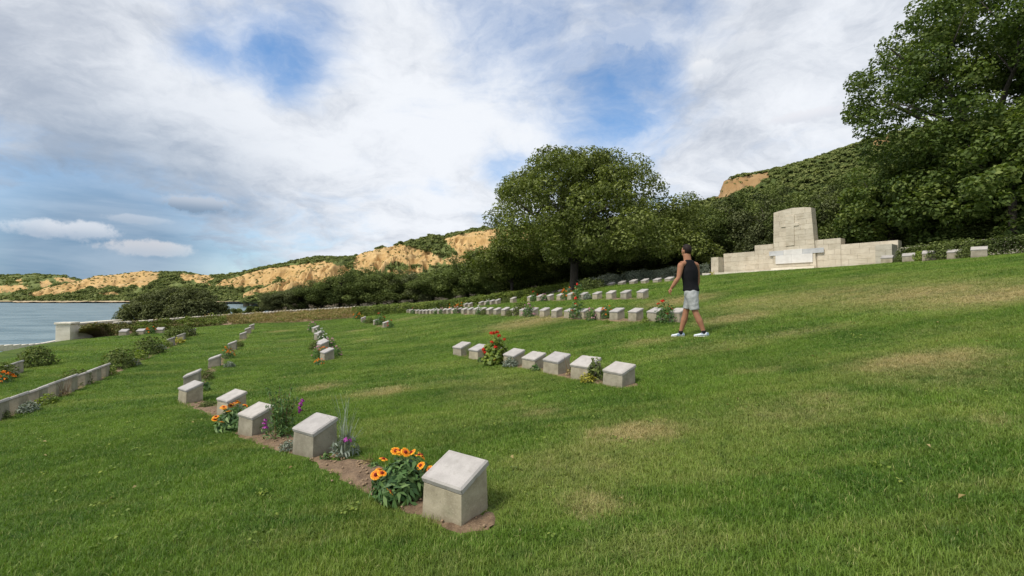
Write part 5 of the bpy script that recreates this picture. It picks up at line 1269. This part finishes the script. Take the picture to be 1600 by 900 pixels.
SKIN = skin_mat(); BLACK = fabric('black_cotton', (.006, .006, .007), (.010, .010, .012)); SHORTS = fabric('pale_grey_cotton', (.35, .36, .355), (.45, .46, .455), 12)
HAIR = plain_mat('dark_brown_hair', (.016, .009, .007), .65, .5, 120); SHOE = plain_mat('white_leather', (.62, .66, .70), .5, .1, 30); STRIPE = plain_mat('blue_grey_suede', (.22, .30, .40), .8, .2, 40); SOLE = plain_mat('off_white_rubber', (.62, .60, .52), .7, .1, 30); SOCK = plain_mat('black_sock', (.012, .012, .014), .9, .2, 60)
def remeshed(o, vox, it):
    m_ = o.modifiers.new('remesh', 'REMESH'); m_.mode = 'VOXEL'; m_.voxel_size = vox * PS; m_.use_smooth_shade = True
    s_ = o.modifiers.new('smooth', 'SMOOTH'); s_.factor = .5; s_.iterations = it
remeshed(link('body', b.mesh('body', True), SKIN, person), .0065, 3)
b = MB()
rings(b, [(-.022, 0, .895, .182, .146, 68), (-.024, 0, .93, .178, .142, 67), (-.026, 0, .97, .168, .130, 66), (-.04, 0, 1.05, .158, .116, 56), (-.05, 0, 1.18, .168, .128, 46), (-.055, 0, 1.28, .176, .134, 40), (-.055, 0, 1.335, .162, .126, 38), (-.057, 0, 1.40, .138, .110, 38), (-.062, 0, 1.455, .120, .094, 38), (-.072, 0, 1.495, .098, .088, 38), (-.082, 0, 1.522, .076, .078, 38)], 28)
V = []
for i, v_ in enumerate(b.V):
    p = Vector(v_); k = float(fbm(p.x * 9, p.y * 9, p.z * 5)) * .006 * PS; q = Vector((p.x + rv.x * .05 * PS, p.y + rv.y * .05 * PS, 0)); b.V[i] = tuple(p + (q.normalized() * k if q.length else Vector()))
o = link('tank_top', b.mesh('tank_top', True), BLACK, person); s_ = o.modifiers.new('subdivision', 'SUBSURF'); s_.levels = s_.render_levels = 2
tx = bpy.data.textures.new('cloth_folds', 'CLOUDS'); tx.noise_scale = .09
q = o.modifiers.new('folds', 'DISPLACE'); q.texture = tx; q.strength = .014; q.mid_level = .40; q.texture_coords = 'LOCAL'
b = MB()
rings(b, [(-.02, 0, .78, .13, .12, 70), (-.02, 0, .86, .168, .134, 70), (-.022, 0, .93, .164, .126, 68), (-.026, 0, .985, .156, .118, 66)])
limb(b, [(-.022, -.075, .90), (-.005, -.085, .80), (.018, -.09, .66), (.035, -.092, .53)], [.105, .114, .101, .090], 14)
limb(b, [(-.014, .075, .90), (-.03, .085, .80), (-.074, .093, .66), (-.102, .098, .545)], [.105, .112, .098, .086], 14)
o = link('shorts', b.mesh('shorts', True), SHORTS, person); remeshed(o, .011, 3)
tx = bpy.data.textures.new('folds', 'CLOUDS'); tx.noise_scale = .11
q = o.modifiers.new('folds', 'DISPLACE'); q.texture = tx; q.strength = .030; q.mid_level = .5; q.texture_coords = 'LOCAL'
q = o.modifiers.new('smooth_folds', 'SMOOTH'); q.factor = .4; q.iterations = 1
b = MB(); ball(b, *HP(-.008, 0, 1.722), .106, .085, .116, 139, 28, 18)
V = np.array(b.V); hv = np.array(LP(*HP(-.008, 0, 1.722))); d = (V - hv) / PS
fw = d @ np.array(rv * hd.x + fv * hd.y); zz = d[:, 2]
okv = (zz > .045) & (fw < .085) | ((fw < -.005) & (zz > -.098)) | ((fw < .03) & (zz > -.015)) | (zz > .08)
F = [f for f in b.F if all(okv[i] for i in f)]
h = MB(); h.V = [tuple(hv + (V[i] - hv) * (1 + .018 * float(pnoise(*(V[i] * 40))))) for i in range(len(V))]; h.F = F; h.M = [0] * len(F)
me = h.mesh('hair', True); bm = bmesh.new(); bm.from_mesh(me); bmesh.ops.delete(bm, geom=[v_ for v_ in bm.verts if not v_.link_faces], context='VERTS'); bm.to_mesh(me); bm.free()
o = link('hair', me, HAIR, person); s_ = o.modifiers.new('solidify', 'SOLIDIFY'); s_.thickness = .012 * PS
EYEW = plain_mat('eye_white', (.6, .58, .55), .3, .05, 50)
for s_ in (-1, 1):
    b = MB(); ball(b, *HP(.078, s_ * .031, 1.712), .012, .014, .009, 139, 8, 6); link('eye', b.mesh('eye', True), EYEW, person)
    b = MB(); ball(b, *HP(.088, s_ * .031, 1.712), .004, .006, .006, 139, 8, 6); link('iris', b.mesh('iris', True), HAIR, person)
for (heel, toe, f, dzz, tw) in ((.292, .012, -.10, dzL, -.015), (-.150, -.412, .11, dzR, .02)):
    L_ = toe - heel; shoe = None
    sec = [(0, .020, .050), (.05, .034, .082), (.16, .040, .094), (.30, .041, .096), (.42, .043, .088), (.58, .047, .068), (.75, .050, .056), (.90, .042, .048), (.98, .022, .036)]
    def shell(k, z0, grow, zmax=None):
        mb = MB(); n = 16; V = []; F = []
        for (t, w_, h_) in sec:
            h_ = min(h_, zmax) if zmax else h_
            for q in range(n):
                a = 2 * math.pi * q / n; y = math.cos(a) * (w_ + grow); z = (math.sin(a) + 1) / 2; z = z ** .8
                V.append(LP(heel + L_ * (t + (grow * 2 if t > .9 else -grow * 2 if t < .04 else 0)), f + y * (1 if abs(z) < .6 else .8) + tw * t, dzz + z0 + z * (h_ - z0)))
        for i in range(len(sec) - 1):
            for q in range(n): F.append((i * n + q, i * n + (q + 1) % n, (i + 1) * n + (q + 1) % n, (i + 1) * n + q))
        F.append(tuple(range(n))); F.append(tuple(range((len(sec) - 1) * n, len(sec) * n))[::-1])
        mb.add(V, F); return mb
    shoe = link('shoe', shell(0, .008, 0).mesh('shoe', True), SHOE, person)
    link('sole', shell(0, -.004, .004, .024).mesh('sole', True), SOLE, shoe)
    for sgn in (-1, 1):
        mb = MB()
        for k in range(3):
            t0 = .40 + k * .07; y = f + sgn * .0455
            mb.add([LP(heel + L_ * t0, y, dzz + .028), LP(heel + L_ * (t0 + .05), y + sgn * .001, dzz + .028), LP(heel + L_ * (t0 - .03), y - sgn * .010, dzz + .074), LP(heel + L_ * (t0 - .08), y - sgn * .008, dzz + .076)], [(0, 1, 2, 3)])
        mb.add([LP(heel + L_ * .02, f + sgn * .034, dzz + .05), LP(heel + L_ * .16, f + sgn * .0415, dzz + .05), LP(heel + L_ * .16, f + sgn * .036, dzz + .088), LP(heel + L_ * .03, f + sgn * .03, dzz + .085)], [(0, 1, 2, 3)])
        o = link('stripe', mb.mesh('stripe'), STRIPE, shoe); q = o.modifiers.new('solidify', 'SOLIDIFY'); q.thickness = .004
    b = MB(); an = (.198, .095) if f < 0 else (-.226, .10)
    limb(b, [(an[0] + .0, f, .06 + dzz), (an[0], f, .125 + dzz)], [.046, .044], 12); link('sock', b.mesh('sock', True), SOCK, person)

# ================================================================== lawn grass: turf tufts set over the ground
def turf_patch(k, size, n, hmin, hmax, wid):
    x = rng.uniform(-size / 2, size / 2, n); y = rng.uniform(-size / 2, size / 2, n); l = rng.uniform(hmin, hmax, n)
    ok = (x * x + y * y) < (size * .5) ** 2 * 1.1; x, y, l = x[ok], y[ok], l[ok]; n = len(x)
    a = rng.uniform(0, 6.283, n); lean = rng.uniform(.15, 1.05, n) * l; w_ = wid * rng.uniform(.7, 1.3, n); px, py = -np.sin(a) * w_, np.cos(a) * w_
    dx, dy = np.cos(a) * lean, np.sin(a) * lean; h = np.sqrt(np.maximum(l * l - lean * lean * .6, (l * .3) ** 2))
    z0 = np.full(n, -.006)
    V = np.stack([np.stack([x - px, y - py, z0], 1), np.stack([x + px, y + py, z0], 1), np.stack([x + dx * .4 + px * .85, y + dy * .4 + py * .85, h * .66], 1), np.stack([x + dx * .4 - px * .85, y + dy * .4 - py * .85, h * .66], 1), np.stack([x + dx, y + dy, h], 1)], 1).reshape(-1, 3)
    o = np.arange(n) * 5
    F = np.concatenate([np.stack([o, o + 1, o + 2], 1), np.stack([o, o + 2, o + 3], 1), np.stack([o + 3, o + 2, o + 4], 1)])
    return mesh_np('turf_patch', V, F, False, {'tint': np.repeat(rng.uniform(0, 1, n), 5)})
turf = bpy.data.collections.new('turf_patches')
NPATCH = 7
for k in range(NPATCH + 3):
    me = turf_patch(k, .26, 420 if k < 6 else 200, .020, .054 if k < 5 else .072, .0016) if k < NPATCH else turf_patch(k, .11, 34, .018, .044, .0016); me.materials.append(GRASS)
    turf.objects.link(bpy.data.objects.new('turf_patch_%02d' % k, me))
bed_pts = [(resample(p, max(20, int(sum((b - a).length for a, b in zip(p, p[1:])) / .08)))[:, :2], hw) for p, hw in beds]
bed_pts = [(q[max(1, int(hw * .75 / .08)):-max(1, int(hw * .75 / .08))] if len(q) > 12 else q, hw) for q, hw in bed_pts]
GX, GY, GS = [], [], []
for y0, y1, cell, sc in ((1.0, 7.5, .125, 1.0), (7.5, 15, .22, 1.5), (15, 38, .42, 2.7)):
    ys = np.arange(y0, y1, cell)
    for y in ys:
        xs = np.arange(-1.22 * y - 2, 1.22 * y + 2, cell)
        GX.append(xs + rng.uniform(-.5, .5, len(xs)) * cell); GY.append(y + rng.uniform(-.5, .5, len(xs)) * cell); GS.append(np.full(len(xs), sc))
GX, GY, GS = np.concatenate(GX), np.concatenate(GY), np.concatenate(GS)
lit = smooth(0, 3.5, (GY - np.interp(GX, [-40, -24, -12, -4, 4, 9, 13, 18.5, 30], [33, 29, 37, 38, 30, 28, 28.5, 20, 12])))
keep = (lit < .15) & (GX > coast_x(GY) + 1.6)
# not beyond the foot of the bank, the pier wall, the memorial
ex, ey = EB[:, 0], EB[:, 1]
od = np.argsort(ex); keep &= ~((GX > -21.5) & (GX < ex.max() + .5) & (GY > np.interp(GX, ex[od], ey[od]) - .05))
keep &= ~((GX < -20.5) & (GY > 22.4))
rel = np.stack([GX - MO.x, GY - MO.y], 1); ls = rel @ np.array(ME_)[:2]; lf = rel @ np.array(MN)[:2]
keep &= ~((ls > -.2) & (ls < 8.9) & (lf > -1) & (lf < 1.1))
for bp, hw in bed_pts:
    lo, hi = bp.min(0) - 1, bp.max(0) + 1
    idx = np.where((GX > lo[0]) & (GX < hi[0]) & (GY > lo[1]) & (GY < hi[1]) & keep)[0]
    if len(idx):
        dd = np.sqrt(((np.stack([GX[idx], GY[idx]], 1)[:, None] - bp[None]) ** 2).sum(-1)).min(1)
        keep[idx[dd < (hw + .02 if hw > .22 else hw * .8) * (1 + .22 * fbm(GX[idx] * 3, GY[idx] * 3))]] = False
GX, GY, GS = GX[keep], GY[keep], GS[keep]
# finer tufts that close the edge of the beds
for bp, hw in bed_pts[:2]:
    lo, hi = bp.min(0) - .8, bp.max(0) + .8
    xs, ys = np.meshgrid(np.arange(lo[0], hi[0], .05), np.arange(lo[1], hi[1], .05)); xs = xs.ravel() + rng.uniform(-.02, .02, xs.size); ys = ys.ravel() + rng.uniform(-.02, .02, xs.size)
    dd = np.full(len(xs), 9.)
    for c0_ in range(0, len(xs), 20000):
        dd[c0_:c0_ + 20000] = np.sqrt(((np.stack([xs[c0_:c0_ + 20000], ys[c0_:c0_ + 20000]], 1)[:, None] - bp[None]) ** 2).sum(-1)).min(1)
    hh = hw if hw > .22 else hw * .85
    m_ = (dd > hh * (.93 + .22 * fbm(xs * 3, ys * 3) + .12 * fbm(xs * 11, ys * 11))) & (dd < hh + .22)
    GX = np.concatenate([GX, xs[m_]]); GY = np.concatenate([GY, ys[m_]]); GS = np.concatenate([GS, np.full(m_.sum(), .99)])
GZ = ground_z(GX, GY)
e_ = .15; nx_, ny_ = -(G(GX + e_, GY) - G(GX - e_, GY)) / (2 * e_), -(G(GX, GY + e_) - G(GX, GY - e_)) / (2 * e_)
dryv = dry_at(GX, GY)
hsc = (.85 + .35 * fbm(GX * .7, GY * .7, 5.)) * (1 - .45 * np.clip(dryv, 0, 1)) * np.where(GS > 2, 1.5, np.where(GS > 1.2, 1.15, 1.0))
pm = bpy.data.meshes.new('grass'); pm.vertices.add(len(GX)); pm.vertices.foreach_set('co', np.stack([GX, GY, GZ], 1).astype(np.float32).ravel())
rots = np.zeros((len(GX), 3), np.float32); rz_ = rng.uniform(0, 6.283, len(GX))
for i in range(len(GX)):
    q = Vector((0, 0, 1)).rotation_difference(Vector((nx_[i], ny_[i], 1))); rots[i] = (q.to_matrix() @ Matrix.Rotation(rz_[i], 3, 'Z')).to_euler()
def padd(name, typ, data, key='value'):
    a = pm.attributes.new(name, typ, 'POINT'); a.data.foreach_set(key, np.ascontiguousarray(data).ravel())
padd('rot', 'FLOAT_VECTOR', rots, 'vector'); padd('scl', 'FLOAT_VECTOR', np.stack([GS, GS, hsc], 1).astype(np.float32), 'vector')
padd('pick', 'INT', np.where(GS == .99, rng.integers(NPATCH, NPATCH + 3, len(GX)), rng.integers(0, NPATCH, len(GX))).astype(np.int32)); padd('dry', 'FLOAT', dryv.astype(np.float32))
grass = link('grass', pm, (), kind='stuff', label='mown green lawn with burnt straw coloured patches', category='grass')
ng = bpy.data.node_groups.new('turf', 'GeometryNodeTree')
ng.interface.new_socket('Geometry', in_out='INPUT', socket_type='NodeSocketGeometry'); ng.interface.new_socket('Geometry', in_out='OUTPUT', socket_type='NodeSocketGeometry')
gi, go = ng.nodes.new('NodeGroupInput'), ng.nodes.new('NodeGroupOutput')
ci = ng.nodes.new('GeometryNodeCollectionInfo'); ci.inputs['Collection'].default_value = turf; ci.inputs['Separate Children'].default_value = True; ci.inputs['Reset Children'].default_value = True
ip = ng.nodes.new('GeometryNodeInstanceOnPoints'); ip.inputs['Pick Instance'].default_value = True
def na(name, typ):
    a = ng.nodes.new('GeometryNodeInputNamedAttribute'); a.data_type = typ; a.inputs['Name'].default_value = name; return a.outputs['Attribute']
er = ng.nodes.new('FunctionNodeEulerToRotation'); ng.links.new(na('rot', 'FLOAT_VECTOR'), er.inputs[0])
ng.links.new(gi.outputs[0], ip.inputs['Points']); ng.links.new(ci.outputs[0], ip.inputs['Instance']); ng.links.new(na('pick', 'INT'), ip.inputs['Instance Index'])
ng.links.new(er.outputs[0], ip.inputs['Rotation']); ng.links.new(na('scl', 'FLOAT_VECTOR'), ip.inputs['Scale']); ng.links.new(ip.outputs[0], go.inputs[0])
md = grass.modifiers.new('turf', 'NODES'); md.node_group = ng

# small broad leaved weeds in the turf, near the camera
wn = 420; wx_, wy_ = rng.uniform(-7, 8, wn), rng.uniform(2.2, 9.5, wn); okw = (pnoise(wx_ * .5, wy_ * .5, 3.3) > -.1) & (np.abs(wx_) < 1.1 * wy_)
for bp, hw in bed_pts: okw &= np.sqrt(((np.stack([wx_, wy_], 1)[:, None] - bp[None]) ** 2).sum(-1)).min(1) > hw + .1
wx_, wy_ = wx_[okw], wy_[okw]; kk = 9
jx, jy = rng.normal(size=(2, len(wx_) * kk)) * .035
cx_w, cy_w = np.repeat(wx_, kk) + jx, np.repeat(wy_, kk) + jy
V, F, t = leaf_quads(np.stack([cx_w, cy_w, G(cx_w, cy_w) + rng.uniform(.022, .045, len(cx_w))], 1), sphere_dirs(len(cx_w)) * .5 + np.array([0, 0, 1]), rng.uniform(.018, .036, len(cx_w)), .8, .2)
link('lawn_weeds', mesh_np('lawn_weeds', V, F, False, {'tint': t}), L_LIME, kind='stuff', label='small broad leaved weeds and clover scattered in the near lawn', category='weeds')
wn = 70; wx_, wy_ = rng.uniform(-6, 7, wn), rng.uniform(2.4, 10, wn)
V, F, t = leaf_quads(np.stack([wx_, wy_, G(wx_, wy_) + .045], 1), sphere_dirs(wn) * .6 + np.array([0, 0, 1]), rng.uniform(.025, .05, wn), .6, .5)
link('fallen_leaves', mesh_np('fallen_leaves', V, F, False, {'tint': t}), L_STRAW, kind='stuff', label='a few dry leaves lying on the near lawn', category='leaves')
